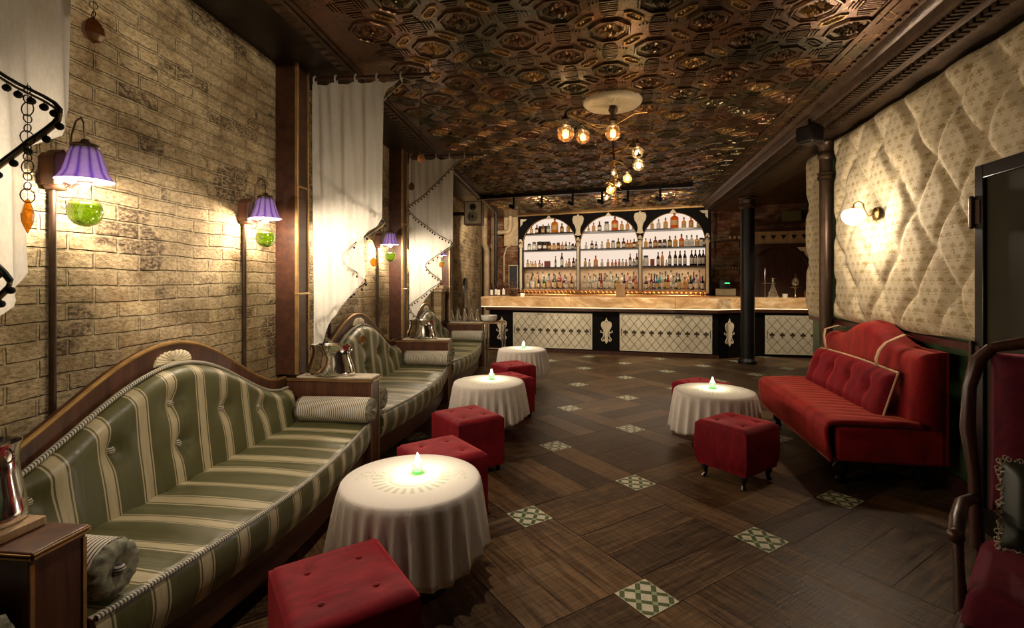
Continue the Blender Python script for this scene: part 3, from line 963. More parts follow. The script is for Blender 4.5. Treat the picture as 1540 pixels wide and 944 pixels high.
# ice buckets
def make_bucket(sc=1.0, hsc=1.0, sy=1.0):
    root = thing('ice_bucket', 'x', 'ice bucket')
    pr = [(.150, 0), (.156, .008), (.154, .03), (.140, .085), (.124, .135), (.118, .175), (.124, .205), (.133, .226), (.128, .226), (.119, .205), (.113, .175), (.118, .135), (.134, .085), (.146, .02), (.001, .015)]
    pr = [(r*sc, z*hsc) for r, z in pr]
    MB().lathe(pr, 40, sy=sy).build('bowl', 'chrome', root, smooth=70)
    for s_ in (-1, 1):
        h = MB()
        pts = [(s_*(.120*sc + .018*math.sin(a)), 0, (.195 - .02*math.cos(a))*hsc) for a in [PI*k/8 for k in range(9)]]
        h.tube(pts, .005*sc, n=6)
        h.build('handle', 'chrome', root)
    return root
b1 = make_bucket(1.2, 1.0, .50); b1['label'] = 'wide corset-shaped silver ice bucket on the box behind the nearest banquette'
b1['group'] = 'silver ice buckets'
b1.location = LW(-1.75, 3.53, .7505); b1.rotation_euler.z = T
dup(b1, LW(-1.75, 5.90, .7505), T, 'wide silver ice bucket on the farther box, below the zigzag curtain')
b2 = make_bucket(.56, 1.0)
b2['label'] = 'tall flared silver vase bucket at the left picture edge beside the nearest banquette'
b2['group'] = 'silver ice buckets'
b2.location = LW(-1.635, 1.23, .762); b2.rotation_euler.z = T
tag(MB().box(-.13, .17, -.065, .065, 0, .026).build('serving_board', 'tan_wood', bevel=.003, loc=LW(-1.69, 1.23, .7355), rotz=T), 'pale board under the tall silver vase in the near left corner', 'board')

# ================================================================== CURTAINS
def curtain(yc, front, label, rodlabel, withpole=True):
    # local frame: x as in the wall frame, y about the rod
    t = thing('curtain', label, 'curtain', LW(0, yc), T, 'voile curtains hung from ceiling rods')
    zt = 2.985
    right = [(3.0, -1.235), (2.94, -1.30), (2.86, -1.385), (2.5, -1.39), (1.93, -1.39), (1.86, -1.46), (1.80, -1.54), (1.47, -1.525), (1.40, -1.59), (1.16, -1.80), (.82, -1.925)]
    def rx(z):
        for (z1, x1), (z2, x2) in zip(right, right[1:]):
            if z <= z1 and z >= z2:
                return x1 + (x2-x1)*(z1-z)/(z1-z2)
        return right[0][1] if z > right[0][0] else right[-1][1]
    tabs = [-1.93, -1.76, -1.60, -1.43, -1.24]
    def fn(a, b):
        z = .80 + b*(zt-.80)
        x0 = -1.945 - .01*(1-b)
        x1 = rx(z)
        x = x0 + a*(x1-x0)
        y = .016*math.sin((x+1.94)*38 + 1.5*math.sin(z*1.1)) * (.5+.5*a) + .010*math.sin((x)*71 + z*2) + .02*math.sin(z*1.3)*0.5
        sag = 0
        if b > .97:
            ph = (x+1.93)/.17
            sag = -.022*abs(math.sin(PI*ph))*(b-.97)/.03
        return (x, y, z + sag)
    mb = MB().grid(fn, 44, 110)
    o = mb.build('cloth', 'voile', t, smooth=80)
    # tabs over the rod
    tb = MB()
    for x in tabs:
        tb.tube([(x, -.014, zt-.01), (x, -.022, zt+.03), (x, 0, zt+.055), (x, .022, zt+.03), (x, .014, zt-.01)], .011, n=6, flat=.5)
    tb.build('tab', 'voile', t)
    # zigzag trim with pompoms
    pts = [(-1.24, 2.985), (-1.39, 2.86), (-1.60, 2.66), (-1.78, 2.50), (-1.945, 2.38), (-1.88, 2.27), (-1.70, 2.13), (-1.55, 2.02), (-1.385, 1.925),
           (-1.48, 1.84), (-1.60, 1.76), (-1.72, 1.66), (-1.66, 1.56), (-1.535, 1.455), (-1.66, 1.36), (-1.80, 1.25), (-1.935, 1.14), (-1.86, 1.02), (-1.76, .93), (-1.86, .85)]
    off = -.035 if front else .035
    # smooth path
    def cr(p0, p1, p2, p3, s):
        return .5*((2*p1) + (-p0+p2)*s + (2*p0-5*p1+4*p2-p3)*s*s + (-p0+3*p1-3*p2+p3)*s**3)
    path = []
    for i in range(len(pts)-1):
        p0 = pts[max(0, i-1)]; p1 = pts[i]; p2 = pts[i+1]; p3 = pts[min(len(pts)-1, i+2)]
        for s_ in range(5):
            q = s_/5
            path.append((cr(p0[0], p1[0], p2[0], p3[0], q), off + .006*math.sin(i), cr(p0[1], p1[1], p2[1], p3[1], q)))
    path.append((pts[-1][0], off, pts[-1][1]))
    tr = MB().tube(path, .008, n=6, flat=.6).build('trim_band', 'trim_green', t)
    MB().tube([(x, y*1.02, z-.013) for x, y, z in path], .006, n=6, flat=.6).build('trim_edging', 'trim_tan', t)
    pm = MB(); acc = 0
    for p, q in zip(path, path[1:]):
        d = math.dist(p, q); acc += d
        if acc > .036:
            acc = 0
            pm.sphere((q[0], q[1], q[2]-.030), .0105, n=8, m=6)
            pm.tube([(q[0], q[1], q[2]-.01), (q[0], q[1], q[2]-.025)], .002, n=4)
    po = pm.build('pompom_fringe', 'pompom', t, smooth=80)
    po['kind'] = 'stuff'
    r = thing('curtain_rod', rodlabel, 'curtain rod', LW(0, yc), T, 'curtain rods at right angles to the brick wall')
    MB().cyl((-1.963, 0, zt+.030), (-1.0, 0, zt+.030), .0135).build('rod', 'dark_wood', r)
    f = MB(); f.sphere((-.992, 0, zt+.030), .020); f.tube([(-1.03, 0, zt+.03), (-1.03, 0, CEIL-.003)], .006, n=6)
    f.lathe([(.022, 0), (.016, -.01), (.006, -.014)], 12, (-1.03, 0, CEIL-.002))
    f.build('ceiling_bracket', 'brass', r)
    b_ = MB(); b_.cyl((-1.962, 0, zt+.03), (-1.945, 0, zt+.03), .028, n=16); b_.build('wall_bracket', 'bronze', r)
curtain(1.245, True, 'white voile curtain with pompom edge cut off at the left picture edge', 'curtain rod over the near left box, out at the picture edge')
curtain(3.63, False, 'tall broad white voile curtain tapering to a point above the first ice bucket', 'dark curtain rod with brass bracket over the broad white curtain')
curtain(6.00, True, 'white curtain with black zigzag pompom trim farther along the brick wall', 'dark curtain rod carrying the zigzag-trimmed curtain')

# ================================================================== WALL LAMPS
def shade_mat():
    m, nt, out = newmat('purple_glass_shade')
    co = objco(nt); x, y, z = sep(nt, co)
    th = M(nt, 'ARCTAN2', y, M(nt, 'SUBTRACT', x, .17))
    st = M(nt, 'ABSOLUTE', M(nt, 'SINE', M(nt, 'MULTIPLY', th, 6)))
    col = ramp(nt, st, [(.1, (.10, .06, .22)), (.8, (.36, .29, .48))])
    n = noisetex(nt, co, 60, 3)
    col = mixc(nt, .4, col, ramp(nt, n, [(.3, (.6, .5, .75)), (.7, (1, 1, 1))]), 'MULTIPLY')
    d = N(nt, 'ShaderNodeBsdfTranslucent'); L(nt, col, d.inputs[0])
    g = N(nt, 'ShaderNodeBsdfPrincipled'); L(nt, col, g.inputs[0]); g.inputs['Roughness'].default_value = .15
    mx = N(nt, 'ShaderNodeMixShader'); mx.inputs[0].default_value = .55
    L(nt, d.outputs[0], mx.inputs[1]); L(nt, g.outputs[0], mx.inputs[2]); L(nt, mx.outputs[0], out.inputs[0])
    return m
MAT['shade'] = shade_mat()
MAT['bulb'] = emis('lit_bulb', (1, .86, .62), 22)
MAT['bulb_soft'] = emis('lit_amber_bulb', (1, .72, .36), 9)
MAT['clear'] = tintglass('clear_glass', (.95, .95, .93), .10)
MAT['moss_glass'] = tintglass('green_water', (.55, .66, .14), .05, body=.6, bodycol=(.13, .19, .012))
MAT['moss'] = simple('dark_moss', (.05, .07, .01), .9, 0, .6, 40)
def make_wall_lamp():
    r = thing('wall_lamp', 'x', 'wall lamp')
    # local: wall at x=0, z=0 is the shade's lower rim; lamp hangs at x=.17
    bx = MB(); bx.prism([(-.042, -.02), (.042, -.02), (.042, .10), (.03, .115), (.012, .12), (0, .135), (-.012, .12), (-.03, .115), (-.042, .10)], 0, .075, 'yz')
    bx.lathe([(.035, -.035), (.042, -.02), (.03, -.0)], 12, (.035, 0, 0))
    bx.build('wooden_mount', 'walnut', r, bevel=.006)
    MB().cyl((.02, 0, -1.62), (.02, 0, -.03), .013).build('conduit', 'bronze', r)
    arm = MB()
    arm.tube([(.07, 0, .02), (.075, .02, .10), (.08, .025, .20), (.105, .02, .255), (.14, .01, .265), (.165, 0, .235), (.17, 0, .155)], .0038, n=6)
    arm.tube([(.07, 0, -.005), (.11, 0, -.018), (.165, 0, -.012)], .004, n=6)
    for k in range(3):
        arm.tube([(.07, 0, .0), (.10 + .02*k, .018*(k-1), -.03 - .008*k), (.13, .02*(k-1), -.02)], .0022, n=5)
    arm.build('wire_arm', 'bronze', r)
    sh = MB().lathe([(.100, 0), (.090, .010), (.076, .035), (.066, .07), (.056, .11), (.046, .135)], 28, (.17, 0, 0), cap=False,
                    ripple=lambda a, z: .006*math.cos(12*a)*max(0, 1-z/.1))
    so = sh.build('lamp_shade', 'shade', r, smooth=80)
    so.modifiers.new('solid', 'SOLIDIFY').thickness = .002
    MB().lathe([(.047, .134), (.049, .142), (.044, .150), (.02, .156), (.012, .17)], 24, (.17, 0, 0)).build('shade_collar', 'bronze', r)
    MB().sphere((.17, 0, .028), .026, n=16, m=10).build('bulb', 'bulb', r)
    gl = MB().lathe([(.018, -.012), (.018, -.035), (.028, -.055), (.046, -.078), (.058, -.105), (.061, -.13), (.054, -.158), (.036, -.18), (.012, -.19), (.001, -.191)], 24, (.17, 0, 0), cap=False)
    go = gl.build('flask', 'clear', r, smooth=80)
    lq = MB().lathe([(.001, -.093), (.050, -.094), (.057, -.108), (.0595, -.13), (.0525, -.157), (.035, -.178), (.012, -.188), (.001, -.189)], 24, (.17, 0, 0), cap=False)
    lo = lq.build('green_water', 'moss_glass', go, smooth=80)
    ms = MB(); random.seed(5)
    for k in range(26):
        a = random.random()*2*PI; q = random.random()*.034
        ms.sphere((.17+math.cos(a)*q, math.sin(a)*q, -.165+random.random()*.045), random.uniform(.006, .013), n=6, m=4)
    ms.build('moss', 'moss', go)
    MB().lathe([(.026, -.012), (.026, -.004), (.02, 0)], 16, (.17, 0, 0)).build('flask_collar', 'brass', r)
    return r
wl = make_wall_lamp(); wl['group'] = 'purple shaded wall lamps with moss flasks'
WLAB = ['purple glass wall lamp with moss flask, nearest, at the left picture edge',
        'purple wall lamp with moss flask on the brick left of the first pilaster',
        'purple wall lamp hidden behind the broad white curtain, glowing through it',
        'purple wall lamp with moss flask between the two white curtains',
        'purple wall lamp glowing behind the zigzag curtain',
        'farthest purple wall lamp with moss flask, right of the zigzag curtain']
for k, y in enumerate((1.83, 3.06, 4.25, 5.40, 6.62, 7.68)):
    o = wl if k == 0 else dup(wl)
    p = LW(WX, y, 1.865)
    o.location = p; o.rotation_euler.z = T; o['label'] = WLAB[k]
    q = LW(WX+.17, y, 1.852)
    light('wall_lamp_light', 'POINT', q, P_SCONCE, (1, .82, .62), .035)

# hanging crystals
def pendant(name, loc, top, rz, size, mat, label, rings=False, shape='drop'):
    t = thing(name, label, 'crystal pendant', loc, rz)
    ch = MB(); L_ = top - loc[2]
    n = max(2, int(L_/.03))
    for k in range(n):
        z = size + .008 + (L_-size)*k/n; rr = .011 if (k % 3 or not rings) else .019
        pts = [(math.cos(a)*rr*(1 if k % 2 else .35), math.sin(a)*rr*(.35 if k % 2 else 1), z + math.sin(a)*rr*0 + math.cos(a+1.5)*rr) for a in [2*PI*j/10 for j in range(11)]]
        pts = [((math.cos(a)*rr), 0, z+math.sin(a)*rr) if k % 2 else (0, math.cos(a)*rr, z+math.sin(a)*rr) for a in [2*PI*j/12 for j in range(13)]]
        ch.tube(pts, .0016, n=5, cap=False)
    ch.tube([(0, 0, size*.9), (0, 0, L_)], .0009, n=4)
    ch.build('chain', 'bronze', t)
    c = MB()
    if shape == 'drop':
        c.lathe([(.001, -size), (size*.55, -size*.75), (size*.8, -size*.25), (size*.72, size*.3), (size*.35, size*.8), (.001, size)], 10, sy=.45)
    else:
        c.lathe([(.001, -size*1.1), (size*.28, -size*.4), (size*.32, size*.1), (size*.12, size*.9), (.001, size)], 8)
    c.build('crystal', mat, t, smooth=10)
    return t
MAT['smoke'] = tintglass('smoky_amber_glass', (.45, .24, .06), .18, body=.4, bodycol=(.30, .14, .03))
MAT['amber_c'] = tintglass('amber_crystal', (.9, .55, .12), .15, body=.4, bodycol=(.8, .42, .06))
pendant('crystal_pendant', LW(-1.43, 1.355, 2.215), CEIL, T+1.2, .040, 'smoke', 'smoky faceted crystal on a chain hanging in the upper left')
pendant('crystal_pendant', LW(-1.455, 1.19, 1.63), 1.99, T, .045, 'amber_c', 'amber crystal on a long ringed chain below the near left curtain', True, 'long')
pendant('crystal_pendant', LW(-1.47, 3.66, 1.60), 1.87, T+.5, .036, 'amber_c', 'amber crystal drop just right of the broad white curtain')
pendant('crystal_pendant', LW(-1.63, 5.1, 2.46), CEIL, T, .045, 'smoke', 'brown crystal hanging before the second pilaster')
pendant('crystal_pendant', LW(-1.53, 5.965, 1.66), 1.84, T, .036, 'amber_c', 'amber crystal drop under the zigzag curtain')
pendant('crystal_pendant', LW(-1.62, 3.80, .98), CEIL, T+.4, .040, 'smoke', 'amber crystal hanging low before the crest of the middle banquette')
pendant('crystal_pendant', LW(-1.17, 3.9, 2.45), CEIL, T, .036, 'amber_c', 'small orange crystal hanging below the ceiling right of the broad curtain')

# ================================================================== TABLES
TABLES = [((-.969, 2.227), 'round cocktail table nearest the camera under its cloth', 'white cloth on the nearest cocktail table, lit by its candle', 'lit green votive candle on the nearest table'),
          ((-1.185, 4.53), 'middle cocktail table of the left row under its cloth', 'white cloth on the middle table of the left row', 'lit green votive candle on the middle left table'),
          ((-1.295, 6.79), 'far cocktail table of the left row near the bar', 'white cloth on the far left table near the bar', 'lit green votive candle on the far left table'),
          ((.834, 4.562), 'cocktail table on the right in front of the red sofa', 'white cloth on the right table by the red sofa', 'lit green votive candle on the right table')]
def make_table():
    r = thing('cocktail_table', 'x', 'table')
    MB().lathe([(.325, .475), (.328, .48), (.328, .492), (.325, .497)], 40).build('tabletop', 'dark_wood', r)
    MB().lathe([(.03, .04), (.025, .2), (.03, .475)], 16).build('pedestal', 'iron', r)
    MB().lathe([(.19, 0), (.19, .012), (.05, .04), (.03, .05)], 24).build('foot', 'iron', r)
    return r
def table_print_mat():
    # printed laurel-and-fan crest in faded green on the cloth top
    m = cloth_mat('printed_linen', (.86, .79, .71), .2, 0)
    nt = m.node_tree
    co = objco(nt); x, y, z = sep(nt, co)
    r = M(nt, 'SQRT', M(nt, 'ADD', M(nt, 'MULTIPLY', x, x), M(nt, 'MULTIPLY', y, y)))
    th = M(nt, 'ARCTAN2', y, x)
    rays = M(nt, 'GREATER_THAN', M(nt, 'SINE', M(nt, 'MULTIPLY', th, 26)), .15)
    band = M(nt, 'MULTIPLY', M(nt, 'GREATER_THAN', r, .125), M(nt, 'LESS_THAN', r, .185))
    fan = M(nt, 'MULTIPLY', M(nt, 'MULTIPLY', rays, band), M(nt, 'LESS_THAN', y, .06))
    inner = M(nt, 'MULTIPLY', M(nt, 'GREATER_THAN', r, .098), M(nt, 'LESS_THAN', r, .108))
    n = noisetex(nt, co, 34, 2, .5, 2.0)
    vine = M(nt, 'MULTIPLY', M(nt, 'GREATER_THAN', n, .56), M(nt, 'LESS_THAN', M(nt, 'ABSOLUTE', M(nt, 'ADD', y, -.035)), .055))
    vine = M(nt, 'MULTIPLY', vine, M(nt, 'MULTIPLY', M(nt, 'GREATER_THAN', r, .07), M(nt, 'LESS_THAN', r, .27)))
    k = M(nt, 'MAXIMUM', M(nt, 'MAXIMUM', fan, inner), vine)
    k = M(nt, 'MULTIPLY', M(nt, 'MULTIPLY', k, M(nt, 'GREATER_THAN', z, .497)), .42)
    for node in list(nt.nodes):
        if node.type in ('BSDF_DIFFUSE', 'BSDF_TRANSLUCENT'):
            lk = node.inputs[0].links[0]; src = lk.from_socket
            L(nt, mixc(nt, k, src, (.33, .36, .17)), node.inputs[0])
    return m
MAT['print_linen'] = table_print_mat()
def make_cloth(seed):
    rnd = random.Random(seed)
    folds = [(rnd.uniform(0, 2*PI), rnd.uniform(.7, 1.3)) for _ in range(15)]
    ph = [rnd.uniform(0, 6) for _ in range(6)]
    n = 192
    prof = []
    for k in range(9): prof.append((.001 + .318*k/8, 0, 0))
    prof += [(.328, -.003, .0), (.334, -.012, .02)]
    for k in range(1, 15):
        t = k/14
        prof.append((.336 + .03*t, -.012 - t*.31, t))
    V = []; F = []
    for (r_, z, t) in prof:
        for i in range(n):
            a = 2*PI*i/n
            w0 = math.sin(14*a + ph[0] + 1.0*math.sin(2*a+ph[1]))
            w = .75*(1-2*abs(w0)**.8) + .30*math.sin(5*a + ph[2]) + .22*math.sin(23*a + ph[3])
            rr = r_ + t**.75*(.026*w + .010)
            zz = z + (t*.022*math.sin(4*a+ph[4]) + t*.010*w if t > 0 else 0)
            V.append((rr*math.cos(a), rr*math.sin(a), .502 + zz))
    for j in range(len(prof)-1):
        for i in range(n):
            i2 = (i+1) % n
            F.append((j*n+i, (j+1)*n+i, (j+1)*n+i2, j*n+i2))
    m = MB(); m.add(V, F)
    return m
def make_candle():
    r = thing('votive_candle', 'x', 'candle')
    MB().lathe([(.018, 0), (.024, .004), (.026, .05), (.024, .05), (.022, .008), (.001, .006)], 20).build('glass_cup', tintglass('green_votive', (.45, .95, .5), .1, body=.35, bodycol=(.3, .8, .35)), r)
    MB().lathe([(.020, .008), (.020, .030), (.001, .030)], 16).build('wax', emis('glowing_wax', (.95, 1, .62), 6.0), r)
    MB().lathe([(.001, .030), (.012, .042), (.014, .056), (.008, .082), (.0005, .10)], 10).build('flame', emis('flame', (1, .86, .5), 60), r)
    return r
tb = make_table(); tb['group'] = 'cocktail tables under white cloths'
cnd = make_candle(); cnd['group'] = 'lit votives on the tables'
for k, ((x, y), l1, l2, l3) in enumerate(TABLES):
    t = tb if k == 0 else dup(tb)
    t.location = (x, y, 0); t['label'] = l1
    cl = make_cloth(k+11).build('tablecloth', 'print_linen', smooth=80, loc=(x, y, 0), rotz=[.25, .4, .3, .3][k])
    cl.modifiers.new('solid', 'SOLIDIFY').thickness = .002
    tag(cl, l2, 'tablecloth', 'white tablecloths')
    c = cnd if k == 0 else dup(cnd)
    dx, dy = [(.005, .06), (0, .10), (0, .10), (0, .08)][k]
    c.location = (x+dx, y+dy, .5035); c['label'] = l3
    light('candle_light', 'POINT', (x+dx, y+dy, .60), P_CANDLE, (1, .88, .68), .02)

# ================================================================== STOOLS
def make_stool(h=.42, w=.40, d=.44, feet=.05, bulge=0.0, mat='red'):
    r = thing('velvet_stool', 'x', 'stool')
    # upholstered block: rounded box with shallow tufts on top
    mb = MB()
    nu = 22
    tuft = [(-.09, -.10), (.09, -.10), (-.09, .10), (.09, .10)]
    def top(a, b):
        x = (a-.5)*w; y = (b-.5)*d
        ex = min(a, 1-a)*w; ey = min(b, 1-b)*d; e = min(ex, ey)
        z = h - (0 if e > .03 else .018*(1-e/.03)**2)
        for (tx, ty) in tuft:
            z -= .010*math.exp(-((x-tx)**2+(y-ty)**2)/.0012)
        z += .006*(1-((x/w*2)**2))*(1-((y/d*2)**2))
        return (x, y, z)
    mb.grid(top, nu, nu)
    # sides from the rim down
    ring = [(i, 0) for i in range(nu)] + [(nu, j) for j in range(nu)] + [(nu-i, nu) for i in range(nu)] + [(0, nu-j) for j in range(nu)]
    base = [j*(nu+1)+i for i, j in ring]
    lv = [h-.03, h*.6, h*.35, feet+.02, feet]
    prev = base; n = len(ring)
    for li, z in enumerate(lv):
        o = len(mb.v)
        f = 1.0 + bulge*math.sin(PI*(h-z)/(h-feet)) * (1 if li < 3 else .6) - (.05 if (li >= 3 and bulge) else 0)
        for (i, j) in ring:
            x, y, _ = top(i/nu, j/nu)
            mb.v.append((x*f*1.004, y*f*1.004, z))
        cur = list(range(o, o+n))
        for k in range(n):
            k2 = (k+1) % n
            mb.f.append((prev[k], cur[k], cur[k2], prev[k2])); mb.m.append(0)
        prev = cur
    mb.f.append(tuple(prev)); mb.m.append(0)
    mb.build('upholstery', mat, r, smooth=60)
    for (tx, ty) in tuft:
        MB().sphere((tx, ty, h-.004), .0115, sz=.55, n=12, m=6).build('button', mat, r)
    for sx in (-1, 1):
        for sy in (-1, 1):
            lg = MB()
            if bulge:
                x, y = sx*(w/2-.05), sy*(d/2-.05)
                lg.tube([(x, y, feet+.01), (x*1.02, y*1.02, feet*.7), (x*.99, y*.99, feet*.3), (x*1.06, y*1.06, 0)], [.028, .024, .014, .018], n=10)
            else:
                x, y = sx*(w/2-.035), sy*(d/2-.035)
                lg.tube([(x, y, feet+.01), (x, y, 0)], [.022, .016], n=10)
            lg.build('leg', 'black', r)
    return r
def ang(deg): return R(deg)
st = make_stool(); st['group'] = 'crimson velvet stools'
STOOLS = [((-.935, 1.55), 46, 'crimson tufted velvet stool nearest the camera, cut off by the bottom edge'),
          ((-1.06, 2.89), 47, 'crimson stool directly behind the nearest table'),
          ((-1.142, 3.70), 47, 'crimson stool in front of the middle left table'),
          ((-1.159, 5.25), 45, 'crimson stool mostly hidden behind the middle left table'),
          ((-1.27, 6.05), 42, 'crimson stool in front of the far left table'),
          ((.862, 5.34), 44, 'crimson stool behind the right table')]
for k, ((x, y), a, lb) in enumerate(STOOLS):
    o = st if k == 0 else dup(st)
    o.location = (x, y, 0); o.rotation_euler.z = ang(a); o['label'] = lb
s6 = make_stool(.42, .42, .40, .10, .035)
s6.location = (.868, 3.905, 0); s6.rotation_euler.z = ang(46)
s6['label'] = 'crimson bulging-sided stool on carved black legs before the right table'; s6['group'] = 'crimson velvet stools'

# ================================================================== RED SOFA
def make_red_sofa():
    r = thing('red_sofa', 'red velvet armless sofa with camel back against the padded wall', 'sofa', (2.20, 4.70, 0))
    # local x: 0 at the wall, negative into the room
    y0, y1 = -.86, .78
    def seat(a, b):
        y = y0 + a*(y1-y0)
        e = min(a, 1-a)*(y1-y0); er = 1 if e > .05 else math.sqrt(max(0, 1-(1-e/.05)**2))
        if b < .70:
            t = b/.70; x = -.16 - t*.545; z = .452 + .012*math.sin(PI*t) + .004*math.sin(y*60+x*14)*math.sin(PI*t) 
        elif b < .82:
            t = (b-.70)/.12*PI/2; x = -.705 - .035*math.sin(t); z = .452 - .035*(1-math.cos(t))
        else:
            t = (b-.82)/.18; x = -.74 + .0*t + .035*t*t; z = .417 - t*.225
        z = .20 + (z-.20)*(.965 + .035*er)
        return (x, y, z)
    sm = MB().grid(seat, 90, 30)
    sm.f = [tuple(reversed(f)) for f in sm.f]
    so = sm.build('seat_cushion', 'red_sofa', r, smooth=80)
    q = so.modifiers.new('solid', 'SOLIDIFY'); q.thickness = .03; q.offset = -1
    MB().tube([(-.712, y0+.02+(y1-y0-.04)*k/40, .452) for k in range(41)], .006, n=6).build('piping', 'red_sofa', so)
    MB().box(-.69, -.03, y0+.005, y1-.005, .19, .43).build('seat_base', 'red_sofa', r, bevel=.02)
    def tz(y):
        t = min(1, abs(y+.02)/.80); k = .5+.5*math.cos(PI*min(1, t/.72))
        return .97 + .155*k
    def back(a, b):
        y = y0 + .01 + a*(y1-y0-.02); zt = tz(y); z = .40 + b*(zt-.40)
        e = min((1-b)*(zt-.4), min(a, 1-a)*(y1-y0)); er = 1 if e > .08 else math.sqrt(max(0, 1-(1-e/.08)**2))
        return (-.03 - (.20-.06*b)*er, y, z)
    bm = MB().grid(back, 70, 30)
    bm.f = [tuple(reversed(f)) for f in bm.f]
    bo = bm.build('backrest', 'red_sofa', r, smooth=80)
    bo.modifiers.new('solid', 'SOLIDIFY').thickness = .025
    poly = [(y0+.012, .2)] + [(y0+.012+(y1-y0-.024)*k/40, tz(y0+.012+(y1-y0-.024)*k/40)-.002) for k in range(41)] + [(y1-.012, .2)]
    MB().prism(poly, -.05, -.0, 'yz').build('back_panel', 'red_sofa', r, bevel=.01)
    for (x, y) in ((-.62, y0+.12), (-.62, y1-.12), (-.12, y0+.12), (-.12, y1-.12)):
        lg = MB().lathe([(.012, 0), (.03, .01), (.035, .03), (.02, .05), (.045, .08), (.05, .12), (.03, .15), (.05, .20)], 16, (x, y, 0))
        lg.build('leg', 'black', r)
    MB().box(-.66, -.06, y0+.05, y1-.05, .165, .20).build('apron', 'black', r)
    return r
make_red_sofa()
def red_cushion():
    t = thing('back_cushion', 'long crimson tufted cushion hung on tan straps over the red sofa back', 'cushion', (2.20, 4.70, 0))
    y0, y1 = -.70, .66
    tuft = [(-.48, .66), (-.16, .67), (.16, .68), (.48, .68)]
    def shape(sgn):
        def fn(a, b):
            y = y0 + a*(y1-y0); zb = .47; zt = .80 + .01*math.cos(y*3)
            z = zb + b*(zt-zb)
            e = min(min(a, 1-a)*(y1-y0), min(b, 1-b)*(zt-zb)); k = math.sqrt(max(0, 1-(1-min(1, e/.09))**2))
            th = .075*k
            for ty, tz_ in tuft:
                th -= .045*math.exp(-((y-ty)**2+(z-tz_)**2)/.0018) + .012*math.exp(-((y-ty)**2)/.001)
            return (-.335 + .10*b - max(.002, th) * (1 if sgn < 0 else -.55), y, z)
        return fn
    f = MB().grid(shape(-1), 70, 24); f.f = [tuple(reversed(q)) for q in f.f]
    f.grid(shape(1), 70, 24)
    f.build('cover', 'red', t, smooth=80)
    pts = [(-.335, y0, .47), (-.29, y0, .62), (-.235, y0, .80)] + [(-.235, y0 + (y1-y0)*k/20, .80+.01*math.cos((y0+(y1-y0)*k/20)*3)+.004) for k in range(21)] + [(-.29, y1, .62), (-.335, y1, .47)]
    MB().tube(pts, .008, n=8).build('piping', 'piping_tan', t)
    for y, zt, dy in ((-.42, 1.05, -.10), (.50, 1.02, .10)):
        # ribbon from the cushion's top edge up over the sofa back
        a = []
        P = [(-.235, y, .80), (-.245, y+dy*.15, .86), (-.24, y+dy*.5, .93), (-.215, y+dy*.9, .99), (-.10, y+dy*1.05, zt+.005), (-.035, y+dy*1.1, zt-.02)]
        tzv = []
        V = []; F = []
        for i, p in enumerate(P):
            for o_ in (-.024, .024): V.append((p[0]-.006, p[1]+o_, p[2]))
        for i in range(len(P)-1): F.append((2*i, 2*i+1, 2*i+3, 2*i+2))
        m = MB(); m.add(V, F); s_ = m.build('strap', 'piping_tan', t, smooth=80)
        s_.modifiers.new('solid', 'SOLIDIFY').thickness = .004
red_cushion()

# globe wall light on the padded wall
MAT['globe'] = emis('lit_globe', (1, .88, .66), 7)
def globe_lamp():
    t = thing('globe_wall_light', 'white glass globe wall light with brass arm on the padded wall', 'wall lamp', (2.18, 4.78, 2.03))
    MB().lathe([(.055, 0), (.055, .008), (.035, .016), (.012, .02)], 24, mat=Matrix.Rotation(-PI/2, 4, 'Y')).build('wall_plate', 'brass', t)
    MB().tube([(-.01, 0, 0), (-.06, 0, -.02), (-.085, 0, .03), (-.10, 0, .09), (-.135, 0, .115), (-.17, 0, .09), (-.175, 0, .05)], .006, n=8).build('arm', 'brass', t)
    MB().lathe([(.05, .052), (.055, .046), (.05, .04), (.012, .06)], 24, (-.175, 0, 0)).build('shade_holder', 'brass', t)
    MB().lathe([(.046, .048), (.075, .03), (.088, .0), (.082, -.04), (.055, -.075), (.02, -.095), (.001, -.098)], 28, (-.175, 0, 0), cap=False).build('globe_shade', 'globe', t, smooth=80)
    light('globe_light', 'POINT', (2.18-.175-.02, 4.78, 2.01), P_GLOBE, (1, .84, .64), .09)
globe_lamp()

# dark framed door leaf on the right
MAT['door_panel'] = simple('olive_glass_panel', (.028, .024, .010), .6, 0, .3, 3, spec=.15)
def right_door():
    t = thing('door_leaf', 'dark framed olive door panel with brass hinges at the right picture edge', 'door', (2.10, 3.43, 0))
    fr = MB()
    fr.box(-.02, .055, -.07, 0, 0, 2.13); fr.box(-.02, .055, -1.0, -.93, 0, 2.13)
    fr.box(-.02, .055, -.93, -.07, 2.05, 2.13); fr.box(-.02, .055, -.93, -.07, 0, .14)
    fr.build('frame', 'black', t, bevel=.004)
    MB().box(.0, .04, -.93, -.07, .14, 2.05).build('panel', 'door_panel', t)
    for z in (.30, 1.0, 1.86):
        h = MB(); h.cyl((-.03, .006, z-.08), (-.03, .006, z+.08), .014, n=12); h.sphere((-.03, .006, z+.085), .014); h.sphere((-.03, .006, z-.085), .014)
        h.box(-.024, -.018, -.05, .0, z-.07, z+.07)
        h.build('hinge', 'bronze', t)
right_door()

